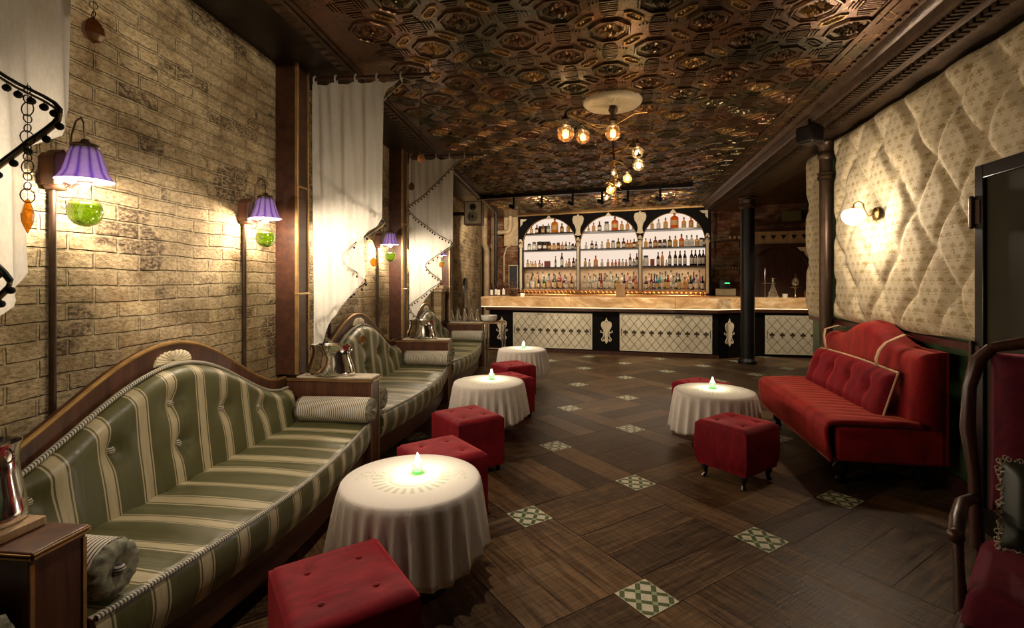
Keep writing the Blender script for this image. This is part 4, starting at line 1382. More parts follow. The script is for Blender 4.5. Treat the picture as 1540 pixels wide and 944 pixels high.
# carved armchair lower right
def armchair():
    rz = R(-36)
    # front-left corner and back-left stile were placed on the floor plan
    t = thing('carved_armchair', 'dark carved wooden armchair with burgundy velvet seat, lower right corner', 'armchair', (1.60, 2.09, 0), rz)
    w, d = .62, .60
    def seat(a, b):
        x = (a-.5)*w; y = (b-.5)*d
        e = min(min(a, 1-a)*w, min(b, 1-b)*d); k = math.sqrt(max(0, 1-(1-min(1, e/.08))**2))
        return (x*(1-.04*(1-k)), y, .25 + .12*k)
    s = MB().grid(seat, 30, 30); s.build('seat_cushion', 'burgundy', t, smooth=80)
    MB().box(-w/2+.01, w/2-.01, -d/2+.01, d/2-.01, .20, .29).build('seat_rail', 'burgundy', t, bevel=.02)
    for sx in (-1, 1):
        MB().tube([(sx*(w/2-.04), -d/2+.04, .27), (sx*(w/2-.02), -d/2+.02, .2), (sx*(w/2-.05), -d/2+.05, .08), (sx*(w/2-.03), -d/2+.03, 0)], [.03, .034, .018, .026], n=12).build('leg', 'dark_wood', t)
        MB().tube([(sx*(w/2-.03), d/2-.03, .30), (sx*(w/2-.02), d/2+.02, .12), (sx*(w/2-.02), d/2+.05, 0)], [.026, .022, .02], n=12).build('leg', 'dark_wood', t)
        # back stile, S-curved
        MB().tube([(sx*(w/2-.01), d/2-.01, .30), (sx*(w/2+.0), d/2, .60), (sx*(w/2+.025), d/2+.03, .80), (sx*(w/2+.02), d/2+.05, .98), (sx*(w/2-.005), d/2+.075, 1.10), (sx*(w/2-.05), d/2+.085, 1.16)], [.026, .022, .028, .024, .028, .022], n=12).build('back_stile', 'dark_wood', t)
        # arm with scrolled end
        a = MB()
        a.tube([(sx*(w/2), d/2, .51), (sx*(w/2+.02), .08, .545), (sx*(w/2+.015), -.10, .535), (sx*(w/2+.01), -.18, .51)], [.020, .024, .026, .024], n=12)
        a.tube([(sx*(w/2+.01), -.16, .52), (sx*(w/2), -.20, .40), (sx*(w/2-.01), -.24, .26)], [.020, .016, .022], n=12)
        a.sphere((sx*(w/2+.01), -.19, .508), .028)
        a.build('arm', 'dark_wood', t)
    MB().tube([(-w/2+.05, d/2+.085, 1.16), (-.12, d/2+.09, 1.20), (0, d/2+.09, 1.23), (.12, d/2+.09, 1.20), (w/2-.05, d/2+.085, 1.16)], [.022, .028, .034, .028, .022], n=12).build('crest_rail', 'dark_wood', t)
    def bk(a, b):
        x = (a-.5)*(w-.09); z = .46 + b*.68; e = min(min(a, 1-a)*(w-.09), min(b, 1-b)*.68); k = math.sqrt(max(0, 1-(1-min(1, e/.08))**2))
        return (x, d/2 + .03 + .05*b - .055*k, z)
    m = MB().grid(bk, 26, 30); m.build('backrest', 'burgundy', t, smooth=80).modifiers.new('solid', 'SOLIDIFY').thickness = .03
armchair()
MAT['dark_green_silk'] = simple('dark_green_silk', (.022, .026, .014), .45, 0, .3, 10)
MAT['tassel'] = simple('tassel_cord', (.42, .36, .26), .8, 0, .4, 60)
def tassel_cushion():
    t = thing('tasselled_cushion', 'dark green cushion with pale tasselled edge on the carved armchair', 'cushion', (1.645, 2.14, .372), R(-36))
    w = .42
    mt = Matrix.Translation((-.02, .135, .175)) @ Matrix.Rotation(R(-15), 4, 'X')
    for sg in (1,):
        def fn(a, b, s_=-1):
            x = (a-.5)*w; z = (b-.5)*.34; e = min(min(a, 1-a)*w, min(b, 1-b)*.34); k = math.sqrt(max(0, 1-(1-min(1, e/.1))**2))
            return (x*(1-.0), s_*(.055*k)+.004*math.sin(x*90)*k, z)
    m = MB().grid(lambda a, b: fn(a, b, -1), 30, 26, mat=mt)
    m.grid(lambda a, b: fn(a, b, .8), 30, 26, mat=mt)
    m.build('cover', 'dark_green_silk', t, smooth=80)
    rnd = random.Random(3); f = MB()
    per = []
    for k in range(80):
        q = k/80*4; s_ = int(q); u = q-s_
        x, z = [(-w/2 + u*w, -.17), (w/2, -.17+u*.34), (w/2-u*w, .17), (-w/2, .17-u*.34)][s_]
        per.append((x, 0, z))
    for (x, y, z) in per:
        for _ in range(2):
            p = (x+rnd.uniform(-.012, .012), rnd.uniform(-.02, .01), z+rnd.uniform(-.012, .012))
            loop = [(p[0]+.008*math.cos(a), p[1]+.004*math.sin(2*a), p[2]+.009*math.sin(a)) for a in [2*PI*j/8 for j in range(9)]]
            f.tube(loop, .0026, n=4, mat=mt)
    fo = f.build('tassel_fringe', 'tassel', t); fo['kind'] = 'stuff'
    c = MB().tube([(.02, -.062, -.14), (.022, -.068, 0), (.02, -.062, .14)], .008, n=8, mat=mt)
    c.build('braid', 'tassel', t)
tassel_cushion()

# ================================================================== BAR COUNTER
BA = R(-3.86); BO = (-2.6, 10.1, 0)
def bar_w(s, y, z):
    return (BO[0] + s*math.cos(BA) - y*math.sin(BA), BO[1] + s*math.sin(BA) + y*math.cos(BA), z)
def spade(mb, cx, z, y, sc, mt=None, mi=0):
    # small clover-and-stem motif
    def disc(dx, dz, r):
        n = 10
        mb.prism([(cx+dx*sc+r*sc*math.cos(2*PI*k/n), z+dz*sc+r*sc*math.sin(2*PI*k/n)) for k in range(n)], y-.004, y, 'xz', mi, mt)
    disc(0, .034, .020); disc(-.026, .006, .022); disc(.026, .006, .022)
    mb.prism([(cx-.006*sc, z-.06*sc), (cx+.006*sc, z-.06*sc), (cx+.010*sc, z+.02*sc), (cx-.010*sc, z+.02*sc)], y-.004, y, 'xz', mi, mt)
def lattice_panel(parent, x0, x1, z0, z1, cols, mt=None, name='cream_panel'):
    p = MB().box(x0, x1, -.03, 0, z0, z1, 0, mt).build(name, 'panel_cream', parent, bevel=.004)
    ln = MB(); mo = MB(); gl = MB()
    y = -.031
    a0, a1, c0, c1 = x0+.03, x1-.03, z0+.03, z1-.03
    dx = (a1-a0)/cols; H_ = c1-c0; rows = 3.3; dz = H_/rows
    # diagonal strips, clipped to the panel
    slope = dz/dx*1.0
    for s_ in (1, -1):
        for k in range(-int(rows)-2, cols+int(rows)+3):
            # line: x = a0 + k*dx + s_*t, z = c0 + t*slope
            t0, t1 = 0.0, H_/slope
            xs = a0 + k*dx
            if s_ == 1: lo, hi = a0-xs, a1-xs
            else: lo, hi = xs-a1, xs-a0
            ta, tb_ = max(t0, lo), min(t1, hi)
            if tb_ - ta < .01: continue
            pa = (xs+s_*ta, y, c0+ta*slope); pb = (xs+s_*tb_, y, c0+tb_*slope)
            ln.tube([pa, pb], .0042, n=4, mat=mt)
    ln.build('lattice', 'panel_line', p)
    zc = (z0+z1)/2 - .005
    for k in range(cols):
        q_ = MB(); spade(q_, a0 + (k+.5)*dx, zc, y-.003, 1.0, mt); q_.build('clover', 'motif', p)
    for e in (a0+.004, a1-.004):
        MB().box(e-.006, e+.006, y-.006, y, zc-.07, zc+.07, 0, mt).build('end_bar', 'motif', p)
    return p
def urn_shape(mb, cx, zc, y, h, mt=None, mi=0, t=.02):
    # heart-shaped urn with a crown above and two scrolls below
    def S(pts): return [(cx + a*h, zc + b*h) for a, b in pts]
    half = [(0, .30), (.05, .345), (.12, .35), (.18, .30), (.195, .22), (.17, .12), (.11, .02), (.065, -.08), (.055, -.2), (.07, -.34), (.03, -.42), (0, -.47)]
    poly = S(half) + S([(-a, b) for a, b in reversed(half[1:-1])])
    mb.prism(poly, y-t, y, 'xz', mi, mt)
    mb.prism(S([(-.05, .34), (.05, .34), (.055, .39), (.03, .40), (0, .50), (-.03, .40), (-.055, .39)]), y-t, y, 'xz', mi, mt)
    for s_ in (-1, 1):
        P = [(.10, -.02), (.15, -.06), (.20, -.05), (.215, -.02), (.20, .01), (.175, .0)]
        mb.tube([(cx+s_*a*h, y-.006, zc+b*h) for a, b in P], .013*h*1.5, n=6, mat=mt)
        P = [(.11, -.05), (.09, -.16), (.125, -.24), (.17, -.28), (.165, -.34), (.12, -.37), (.09, -.33), (.11, -.29)]
        mb.tube([(cx+s_*a*h, y-.006, zc+b*h) for a, b in P], .016*h*1.5, n=6, mat=mt)
def build_bar():
    t = thing('bar_counter', 'long bar with glowing alabaster counter and cream lattice front panels', 'bar', BO, BA)
    out = [(-.02, 0), (4.47, 0), (5.175, .55), (7.07, .677), (7.07, 1.1), (4.95, 1.1), (4.2, .55), (-.02, .55)]
    MB().prism(out, .0, .86, 'xy').build('body', 'black_matte', t)
    tp = [(-.19, -.11), (4.45, -.11), (5.14, .43), (7.07, .56), (7.07, 1.15), (4.93, 1.15), (4.16, .62), (-.19, .62)]
    co = MB().prism(tp, .93, 1.13, 'xy').build('alabaster_top', 'alabaster', t, bevel=.012)
    sm = MB()
    for s_ in (1.72, 3.70): sm.box(s_, s_+.006, -.1115, .0, .93, 1.131)
    sm.build('joint', 'bronze', co)
    und = [(-.10, -.07), (4.44, -.07), (5.15, .47), (7.07, .60), (7.07, 1.0), (4.9, 1.0), (4.18, .5), (-.10, .5)]
    MB().prism(und, .845, .93, 'xy').build('wood_moulding', 'dark_wood_y', t, bevel=.015)
    for s_ in (1.05, 2.42, 3.78): MB().box(s_-.07, s_+.07, -.10, .0, .86, .93).build('bracket', 'dark_wood', t)
    MB().prism([(-.18, -.105), (4.45, -.105), (5.14, .435), (7.07, .565), (7.07, .60), (5.12, .47), (4.43, -.07), (-.18, -.07)], .918, .929, 'xy').build('light_strip', emis('warm_led_strip', (1, .72, .40), 2.2), t)
    MB().box(-.03, 4.48, -.02, .0, 0, .07).build('kickboard', 'dark_wood', t)
    lattice_panel(t, .493, 2.136, .09, .81, 10)
    lattice_panel(t, 2.67, 4.366, .09, .82, 10)
    mt = Matrix.Translation((5.175, .55, 0)) @ Matrix.Rotation(math.atan2(.127, 1.895), 4, 'Z')
    lattice_panel(t, .20, 1.88, .05, .80, 9, mt)
    for k, (s_, zc) in enumerate(((.246, .44), (2.412, .465))):
        m = MB(); urn_shape(m, s_, zc, 0, .55); m.build('urn_ornament', 'cream', t, bevel=.003)
    mt = Matrix.Translation((4.47, 0, 0)) @ Matrix.Rotation(math.atan2(.55, .705), 4, 'Z')
    m = MB(); urn_shape(m, .27, .475, 0, .55, mt, t=.02); m.build('urn_ornament', 'cream', t, bevel=.003)
    # rail along the back edge of the counter
    rl = MB(); rl.tube([(.35, .52, 1.17), (4.2, .52, 1.17)], .010, n=8)
    for k in range(6): rl.cyl((.40+k*.76, .52, 1.13), (.40+k*.76, .52, 1.17), .006, n=6)
    rl.build('brass_rail', 'brass', t)
build_bar()
# LED strip under the counter's nose (warm)
light('counter_strip', 'AREA', bar_w(2.2, -.07, .925), 5, (1, .62, .30), (4.4, .03), rot=(0, 0, BA))
# the lit counter brightens what stands behind it
light('back_counter_strip', 'AREA', bar_w(2.2, .80, 1.02), 10, (1, .62, .30), (4.3, .06), rot=(R(180), 0, BA))

# ================================================================== BACK BAR
KO = (-2.34, 11.98, 0)
def kb_w(s, y, z):
    return (KO[0] + s*math.cos(KA) - y*math.sin(KA), KO[1] + s*math.sin(KA) + y*math.cos(KA), z)
COLS = [.036, 1.482, 2.911, 4.323]
BAYC = [(.036+1.482)/2, (1.482+2.911)/2, (2.911+4.323)/2]
def backlit():
    m, nt, out = newmat('backlit_panel')
    co = objco(nt); x, y, z = sep(nt, co)
    n = noisetex(nt, co, .8, 2)
    e = N(nt, 'ShaderNodeEmission')
    L(nt, ramp(nt, n, [(.3, (1, .77, .60)), (.7, (1, .84, .70))]), e.inputs[0])
    e.inputs[1].default_value = .95
    L(nt, e.outputs[0], out.inputs[0])
    return m
MAT['backlit'] = backlit()
MAT['shelf_back'] = simple('tan_back_panel', (.55, .40, .26), .7)
MAT['copper_top'] = simple('copper_top', (.55, .28, .12), .3, .7)
def build_backbar():
    t = thing('back_bar', 'black back bar cabinet with three lit arched bays of shelves', 'shelving', KO, KA)
    r = .665; zc = 2.30; Z1 = 3.05
    fp = MB()
    # arched face plate
    for c, (a, b) in zip(BAYC, zip(COLS, COLS[1:])):
        rr = (b-a)/2 - .045; n = 40
        for k in range(n):
            t0, t1 = PI - PI*k/n, PI - PI*(k+1)/n
            p0 = (c + rr*math.cos(t0), zc + rr*math.sin(t0)); p1 = (c + rr*math.cos(t1), zc + rr*math.sin(t1))
            fp.prism([p0, p1, (p1[0], Z1), (p0[0], Z1)], -.03, .03, 'xz')
        fp.box(a, c-rr, -.03, .03, zc, Z1); fp.box(c+rr, b, -.03, .03, zc, Z1)
    fp.box(COLS[0]-.075, COLS[0], -.03, .03, 1.15, Z1); fp.box(COLS[3], COLS[3]+.075, -.03, .03, 1.15, Z1)
    fo = fp.build('arched_front', 'black_matte', t, smooth=20)
    for c, (a, b) in zip(BAYC, zip(COLS, COLS[1:])):
        rr = (b-a)/2 - .045
        MB().tube([(c + rr*math.cos(PI*k/30), -.034, zc + rr*math.sin(PI*k/30)) for k in range(31)], .010, n=6).build('arch_trim', 'gilt', fo)
        kk = MB(); kk.prism([(c-.075, 2.955), (c+.075, 2.955), (c+.04, 3.0), (c, 3.045), (c-.04, 3.0)], -.05, -.03, 'xz'); kk.build('keystone_ornament', 'ivory', t)
    hg = MB(); hg.box(-.04, 4.40, -.05, .02, Z1, 3.085)
    for k in range(74): hg.box(-.03 + k*.06, .0 + k*.06, -.056, -.05, Z1+.003, 3.078)
    hg.build('gilt_cornice', 'gilt', t)
    for s_ in COLS:
        cl = MB(); cl.box(s_-.028, s_+.028, -.045, .02, 1.19, 2.30, 0)
        cl.build('pilaster_strip', 'ivory', t, bevel=.006)
        dk = MB(); dk.box(s_+.028, s_+.048, -.02, .03, 1.19, 2.32); dk.box(s_-.048, s_-.028, -.02, .03, 1.19, 2.32); dk.build('pilaster_back', 'black', t)
        cp = MB(); cp.lathe([(.035, 0), (.05, .02), (.06, .06), (.045, .09), (.02, .12), (.001, .13)], 12, (s_, -.03, 2.27)); cp.build('capital', 'cream', t)
    for s_, in [(COLS[1],), (COLS[2],)]:
        u = MB()
        half = [(0, .20), (.06, .225), (.115, .21), (.14, .14), (.12, .05), (.07, -.03), (.05, -.12), (.06, -.2), (.085, -.23), (0, -.255)]
        u.prism([(s_+a, 2.78+b) for a, b in half] + [(s_-a, 2.78+b) for a, b in reversed(half[1:-1])], -.055, -.03, 'xz')
        u.prism([(s_-.035, 2.98), (s_+.035, 2.98), (s_+.03, 3.01), (s_, 3.045), (s_-.03, 3.01)], -.055, -.03, 'xz')
        u.build('heart_ornament', 'cream', t, bevel=.004)
    for s_ in COLS:
        q = MB(); q.sphere((s_, -.05, 2.46), .035); q.sphere((s_+.03, -.05, 2.42), .022); q.sphere((s_-.025, -.05, 2.43), .02)
        q.build('rosette', 'ivory', t)
    for s_, sg in ((COLS[0]-.01, 1), (COLS[3]+.01, -1)):
        q = MB(); q.prism([(s_, 2.98), (s_+sg*.17, 2.98), (s_+sg*.12, 2.93), (s_+sg*.06, 2.92), (s_+sg*.05, 2.86), (s_, 2.80)], -.04, -.03, 'xz'); q.build('corner_ornament', 'cream', t)
    for z in (1.80, 2.22, 2.63):
        MB().box(COLS[0], COLS[3], .0, .345, z-.035, z).build('shelf', 'black', t)
    MB().box(COLS[0], COLS[3], .06, .345, 1.235, 1.265).build('shelf', 'marble', t)
    MB().box(COLS[0]-.06, COLS[3]+.06, .345, .36, 1.80, 3.05).build('backlit_panel', 'backlit', t)
    MB().box(COLS[0]-.06, COLS[3]+.06, .345, .36, 0.9, 1.80).build('lower_back_panel', 'shelf_back', t)
    MB().box(COLS[0]-.075, COLS[0]-.05, .03, .36, 0, 3.05).build('side_panel', 'black', t)
    MB().box(COLS[3]+.05, COLS[3]+.075, .03, .36, 0, 3.05).build('side_panel', 'black', t)
    MB().box(COLS[0]-.09, COLS[3]+.6, -.16, .36, .0, 1.10).build('lower_cabinet', 'dark_wood', t)
    MB().box(COLS[0]-.09, COLS[3]+.6, -.18, .36, 1.10, 1.14).build('counter', 'copper_top', t)
build_backbar()
for c in BAYC:
    light('counter_glow', 'AREA', kb_w(c, -.03, 1.225), 5, (1, .62, .30), (1.3, .03), rot=(0, 0, KA))
for c in BAYC:
    light('shelf_strip', 'AREA', kb_w(c, .12, 1.755), 5, (1, .78, .55), (1.3, .04), rot=(0, 0, KA))

# bottles
def glassm(n, c, body=.35, gl=.1):
    if n not in MAT: MAT[n] = tintglass(n, c, gl, .05, body=body, bodycol=tuple(min(1, q*1.1) for q in c))
    return n
BT = {'amber': ((.86, .42, .08), 'amber'), 'honey': ((.92, .60, .22), 'honey-coloured'), 'brown': ((.28, .10, .03), 'dark brown'), 'darkamber': ((.52, .20, .04), 'dark amber'),
      'clear': ((.86, .82, .74), 'clear'), 'orange': ((.85, .28, .04), 'orange'), 'wine': ((.10, .012, .015), 'dark wine'), 'blue': ((.10, .50, .62), 'turquoise'),
      'red': ((.55, .03, .03), 'red'), 'green': ((.10, .28, .08), 'green'), 'gin': ((.70, .78, .66), 'pale green'), 'navy': ((.04, .09, .22), 'dark blue'), 'olive': ((.30, .26, .05), 'olive'), 'pink': ((.85, .45, .40), 'pink')}
for k, (c, _) in BT.items(): glassm('gl_'+k, c)
MAT['label_white'] = simple('white_label', (.78, .74, .64), .7)
MAT['label_tan'] = simple('tan_label', (.62, .42, .18), .7)
MAT['cap'] = simple('dark_cap', (.02, .015, .012), .5)
PROTO = {}
def proto_bottle(kind, col):
    """kind: apoth (squat jar with flanged neck), big, jar, wine, liquor, slim, sample"""
    r = thing('glass_bottle', 'x', 'bottle', (0, 0, -5))
    g = 'gl_'+col
    if kind == 'apoth':
        pr = [(.038, 0), (.043, .005), (.043, .105), (.036, .122), (.014, .134), (.014, .158), (.022, .162), (.022, .168)]; lab = (.0445, .025, .085); capz = (.012, .168, .195)
    elif kind == 'big':
        pr = [(.075, 0), (.082, .006), (.082, .19), (.070, .215), (.022, .235), (.022, .265), (.034, .27), (.034, .28)]; lab = (.084, .06, .15); capz = (.020, .28, .31)
    elif kind == 'jar':
        pr = [(.042, 0), (.046, .005), (.046, .10), (.040, .115), (.034, .118), (.034, .13)]; lab = (.0475, .03, .085); capz = (.036, .13, .15)
    elif kind == 'wine':
        pr = [(.034, 0), (.038, .005), (.038, .17), (.030, .20), (.014, .235), (.0135, .295)]; lab = (.0392, .03, .15); capz = (.0145, .27, .30)
    elif kind == 'liquor':
        pr = [(.038, 0), (.042, .005), (.042, .15), (.034, .18), (.014, .205), (.013, .26)]; lab = (.0435, .04, .12); capz = (.016, .26, .29)
    elif kind == 'slim':
        pr = [(.026, 0), (.030, .005), (.030, .17), (.022, .20), (.012, .22), (.012, .28)]; lab = (.0312, .05, .12); capz = (.014, .28, .305)
    elif kind == 'sample':
        pr = [(.022, 0), (.025, .004), (.025, .06), (.018, .075), (.009, .082), (.009, .1)]; lab = (.026, .012, .05); capz = (.011, .1, .118)
    MB().lathe(pr + [(pr[-1][0]*.6, pr[-1][1])], 14).build('glass', g, r, smooth=50)
    lm = MB(); z0, z1 = lab[1], lab[2]; n = 9
    v = []; f = []
    for z in (z0, z1):
        for k in range(n):
            a = -PI/2 - .95 + 1.9*k/(n-1)
            v.append((lab[0]*math.cos(a), lab[0]*math.sin(a), z))
    for k in range(n-1): f.append((k, k+1, n+k+1, n+k))
    lm.add(v, f)
    lm.build('paper_label', 'label_white' if col in ('wine', 'clear', 'gin', 'brown', 'navy') else 'label_tan', r)
    MB().lathe([(capz[0], capz[1]-.006), (capz[0], capz[2]), (capz[0]*.8, capz[2]+.003)], 10).build('stopper', 'cap', r)
    return r
KN = {'apoth': 'apothecary bottle', 'big': 'large apothecary bottle', 'jar': 'squat jar', 'wine': 'wine bottle', 'liquor': 'liquor bottle', 'slim': 'slim bottle', 'sample': 'little bottle'}
def put_bottle(kind, col, s_, y, z, sc, label, group):
    key = (kind, col)
    if key not in PROTO:
        o = proto_bottle(kind, col); PROTO[key] = o
    else:
        o = dup(PROTO[key])
    o.location = kb_w(s_, y, z + .0005); o.rotation_euler = (0, 0, KA); o.scale = (sc[0], sc[0], sc[1])
    o['label'] = label; o['group'] = group
    return o
BAYN = ['left', 'middle', 'right']
W_ = .655
TOPROW = [
    [(-.50, 'apoth', 'honey', .85), (-.36, 'apoth', 'brown', .95), (-.20, 'apoth', 'amber', .95), (-.06, 'apoth', 'clear', 1), (.10, 'big', 'amber', .98), (.28, 'apoth', 'darkamber', 1.0), (.44, 'apoth', 'honey', 1.0), (.56, 'sample', 'honey', .9)],
    [(-.50, 'sample', 'honey', 1.0), (-.38, 'apoth', 'honey', .9), (-.24, 'apoth', 'brown', 1.0), (-.07, 'jar', 'clear', 1.2), (.12, 'big', 'orange', .9), (.28, 'apoth', 'honey', .95), (.41, 'apoth', 'honey', .95), (.53, 'sample', 'brown', .9)],
    [(-.46, 'apoth', 'honey', .85), (-.32, 'apoth', 'clear', .95), (-.17, 'apoth', 'honey', 1.05), (.02, 'big', 'orange', 1.0), (.22, 'apoth', 'honey', 1.05), (.37, 'apoth', 'amber', 1.1), (.52, 'apoth', 'orange', .8)]]
SECROW = [
    [(-.56, 'jar', 'clear', .9), (-.43, 'jar', 'clear', 1.1), (-.28, 'jar', 'brown', 1.15), (-.15, 'jar', 'brown', 1.1), (-.03, 'jar', 'darkamber', .95), (.08, 'jar', 'honey', .9), (.19, 'jar', 'darkamber', .95), (.29, 'apoth', 'amber', .8), (.38, 'apoth', 'brown', .8), (.47, 'sample', 'clear', 1.2), (.55, 'jar', 'brown', .75), (.62, 'sample', 'brown', 1.0)],
    [(-.56, 'sample', 'clear', 1.1), (-.42, 'apoth', 'brown', .85), (-.32, 'sample', 'brown', 1.2), (-.18, 'sample', 'clear', 1.2), (-.04, 'apoth', 'honey', .95), (.08, 'jar', 'clear', 1), (.20, 'apoth', 'olive', 1.0), (.32, 'apoth', 'brown', 1.0), (.41, 'apoth', 'orange', .8), (.48, 'apoth', 'amber', .8), (.56, 'apoth', 'brown', .9), (.63, 'jar', 'honey', .8)],
    [(-.60, 'apoth', 'honey', .9), (-.50, 'apoth', 'brown', .85), (-.39, 'apoth', 'darkamber', 1.05), (-.29, 'jar', 'brown', .9), (-.19, 'jar', 'brown', .95), (-.08, 'apoth', 'olive', 1.05), (.04, 'apoth', 'honey', 1.05), (.17, 'apoth', 'orange', 1.2), (.28, 'apoth', 'clear', 1.05), (.38, 'apoth', 'clear', 1.1), (.49, 'apoth', 'honey', 1.05), (.58, 'jar', 'clear', 1.0), (.655, 'jar', 'brown', .95)]]
THIRD = [
    [(-.60, 'sample', 'honey', 1.3), (-.52, 'sample', 'clear', 1.1), (-.47, 'sample', 'honey', 1.0), (-.40, 'sample', 'honey', 1.1), (-.29, 'sample', 'orange', 1.2), (-.22, 'sample', 'brown', .8), (.12, 'slim', 'olive', .72), (.28, 'wine', 'wine', .95), (.39, 'sample', 'clear', 1.0), (.46, 'sample', 'amber', 1.4), (.57, 'sample', 'brown', 1.5), (.63, 'sample', 'clear', 1.3)],
    [(-.58, 'sample', 'honey', 1.4), (-.48, 'sample', 'clear', 1.2), (-.33, 'apoth', 'amber', 1.1), (-.18, 'sample', 'clear', 1.2), (-.04, 'sample', 'pink', 1.2), (.06, 'sample', 'pink', 1.1), (.14, 'sample', 'orange', 1.1), (.22, 'sample', 'pink', 1.2), (.30, 'sample', 'clear', 1.2), (.38, 'sample', 'pink', 1.1), (.47, 'wine', 'brown', .8), (.55, 'sample', 'brown', 1.2), (.62, 'wine', 'brown', .82)],
    [(-.60, 'jar', 'clear', 1.3), (-.33, 'wine', 'wine', .85), (-.24, 'wine', 'amber', .88), (-.15, 'sample', 'clear', .9), (-.08, 'wine', 'wine', .9), (.04, 'wine', 'wine', .92), (.14, 'wine', 'wine', .92), (.24, 'wine', 'wine', .92), (.38, 'wine', 'wine', .94), (.46, 'wine', 'wine', .94), (.545, 'wine', 'wine', .94), (.62, 'wine', 'wine', .94)]]
for row, (z, nm, data) in enumerate(((2.63, 'top', TOPROW), (2.22, 'second', SECROW), (1.80, 'third', THIRD))):
    for b in range(3):
        for k, (dx, kd, cl, sc) in enumerate(data[b]):
            put_bottle(kd, cl, BAYC[b]+dx*1.0, .13, z, (sc*1.12, sc*1.2), '%s %s, %s on %s shelf, %s bay' % (BT[cl][1], KN[kd], ORD[k], nm, BAYN[b]), 'bottles on the %s shelf' % nm)
# other things on the shelves
tag(MB().box(-.075, .075, -.02, .02, 0, .15).build('red_box', simple('dark_red_card', (.16, .015, .012), .6), bevel=.002, loc=kb_w(BAYC[0]-.09, .13, 1.8005), rotz=KA), 'square dark red box standing on the third shelf of the left bay', 'box')
tag(MB().box(-.045, .045, -.02, .02, 0, .16).build('red_tin', simple('red_tin', (.30, .04, .025), .5), bevel=.004, loc=kb_w(BAYC[2]-.455, .13, 1.8005), rotz=KA), 'small red tin on the third shelf of the right bay', 'tin')
tag(MB().box(-.17, .17, -.01, .01, 0, .22).build('framed_picture', 'black', bevel=.003, loc=kb_w(BAYC[0]-.24, .30, 2.2205), rotz=KA), 'dark picture panel leaning behind the jars on the second shelf of the left bay', 'picture')
tag(MB().box(-.15, .15, -.01, .01, 0, .20).build('framed_picture', 'black', bevel=.003, loc=kb_w(BAYC[0]-.22, .30, 2.6305), rotz=KA), 'dark picture panel on the top shelf of the left bay', 'picture')
# the liquor crowd on the lowest shelf
rnd = random.Random(21)
crowd = [['clear', 'brown', 'clear', 'honey', 'navy', 'clear', 'green', 'blue', 'pink', 'wine', 'green', 'red', 'red', 'wine', 'clear', 'honey', 'brown', 'clear'],
         ['clear', 'clear', 'gin', 'gin', 'clear', 'navy', 'red', 'brown', 'clear', 'gin', 'clear', 'green', 'honey', 'clear', 'wine', 'pink', 'clear', 'brown', 'pink'],
         ['brown', 'clear', 'red', 'wine', 'blue', 'blue', 'clear', 'green', 'red', 'clear', 'gin', 'wine', 'green', 'clear', 'honey', 'honey', 'navy', 'navy', 'clear', 'pink', 'navy']]
for b in range(3):
    n = len(crowd[b]); rowc = [0, 0]
    for k, cl in enumerate(crowd[b]):
        back = k % 2
        kd = rnd.choice(['liquor', 'slim', 'liquor', 'wine'])
        dx = -.60 + 1.20*k/(n-1)
        h = rnd.uniform(.95, 1.12) if back else rnd.uniform(.75, .98)
        i = rowc[back]; rowc[back] += 1
        put_bottle(kd, cl, BAYC[b]+dx, .26 if back else .14, 1.265, (1.15, h*1.28), '%s %s, %s in lowest shelf %s row, %s bay' % (BT[cl][1], KN[kd], ORD[i], 'back' if back else 'front', BAYN[b]), 'liquor bottles on the lowest shelf')
for p in list(PROTO.values()):
    pass
# small glasses standing on the back counter
def make_glass():
    r = thing('coupe_glass', 'x', 'glass', (0, 0, 0))
    MB().lathe([(.022, 0), (.004, .004), (.003, .03), (.014, .036), (.028, .052), (.031, .066)], 12, cap=False).build('bowl', glassm('gl_glass', (.85, .50, .22), .55, .3), r, smooth=80)
    return r
gproto = None
gk = 0
for row in range(2):
    for k in range(44):
        s_ = .10 + k*.096 + row*.048
        if gproto is None: gproto = make_glass(); o = gproto
        else: o = dup(gproto)
        o.location = kb_w(s_, -.13 + row*.10, 1.1405); o.rotation_euler.z = KA
        o.scale = (1.25, 1.25, 1.5)
        o['label'] = 'small stemmed glass, %s in the %s row on the back counter, %s bay' % (ORD[k % 15], ('front', 'back')[row], BAYN[min(2, k//15)])
        o['group'] = 'small glasses on the back counter'; gk += 1

# things on the counter
def on_bar(s_, y): return bar_w(s_, y, 1.1305)
mn = thing('menu_holder', 'tall tan wooden menu holder standing on the bar counter, middle', 'menu holder', on_bar(2.66, .40), BA)
MB().box(-.09, .09, -.015, .015, .012, .25).build('board', 'tan_wood', mn, bevel=.003)
MB().box(-.10, .10, -.05, .05, 0, .012).build('base', 'tan_wood', mn)
vt = thing('bar_candle', 'glowing votive at the left end of the bar counter', 'candle', on_bar(.66, .12), BA)
MB().lathe([(.03, 0), (.04, .01), (.045, .075), (.04, .075), (.035, .01)], 16).build('cup', emis('glowing_cup', (1, .62, .34), 1.6), vt)
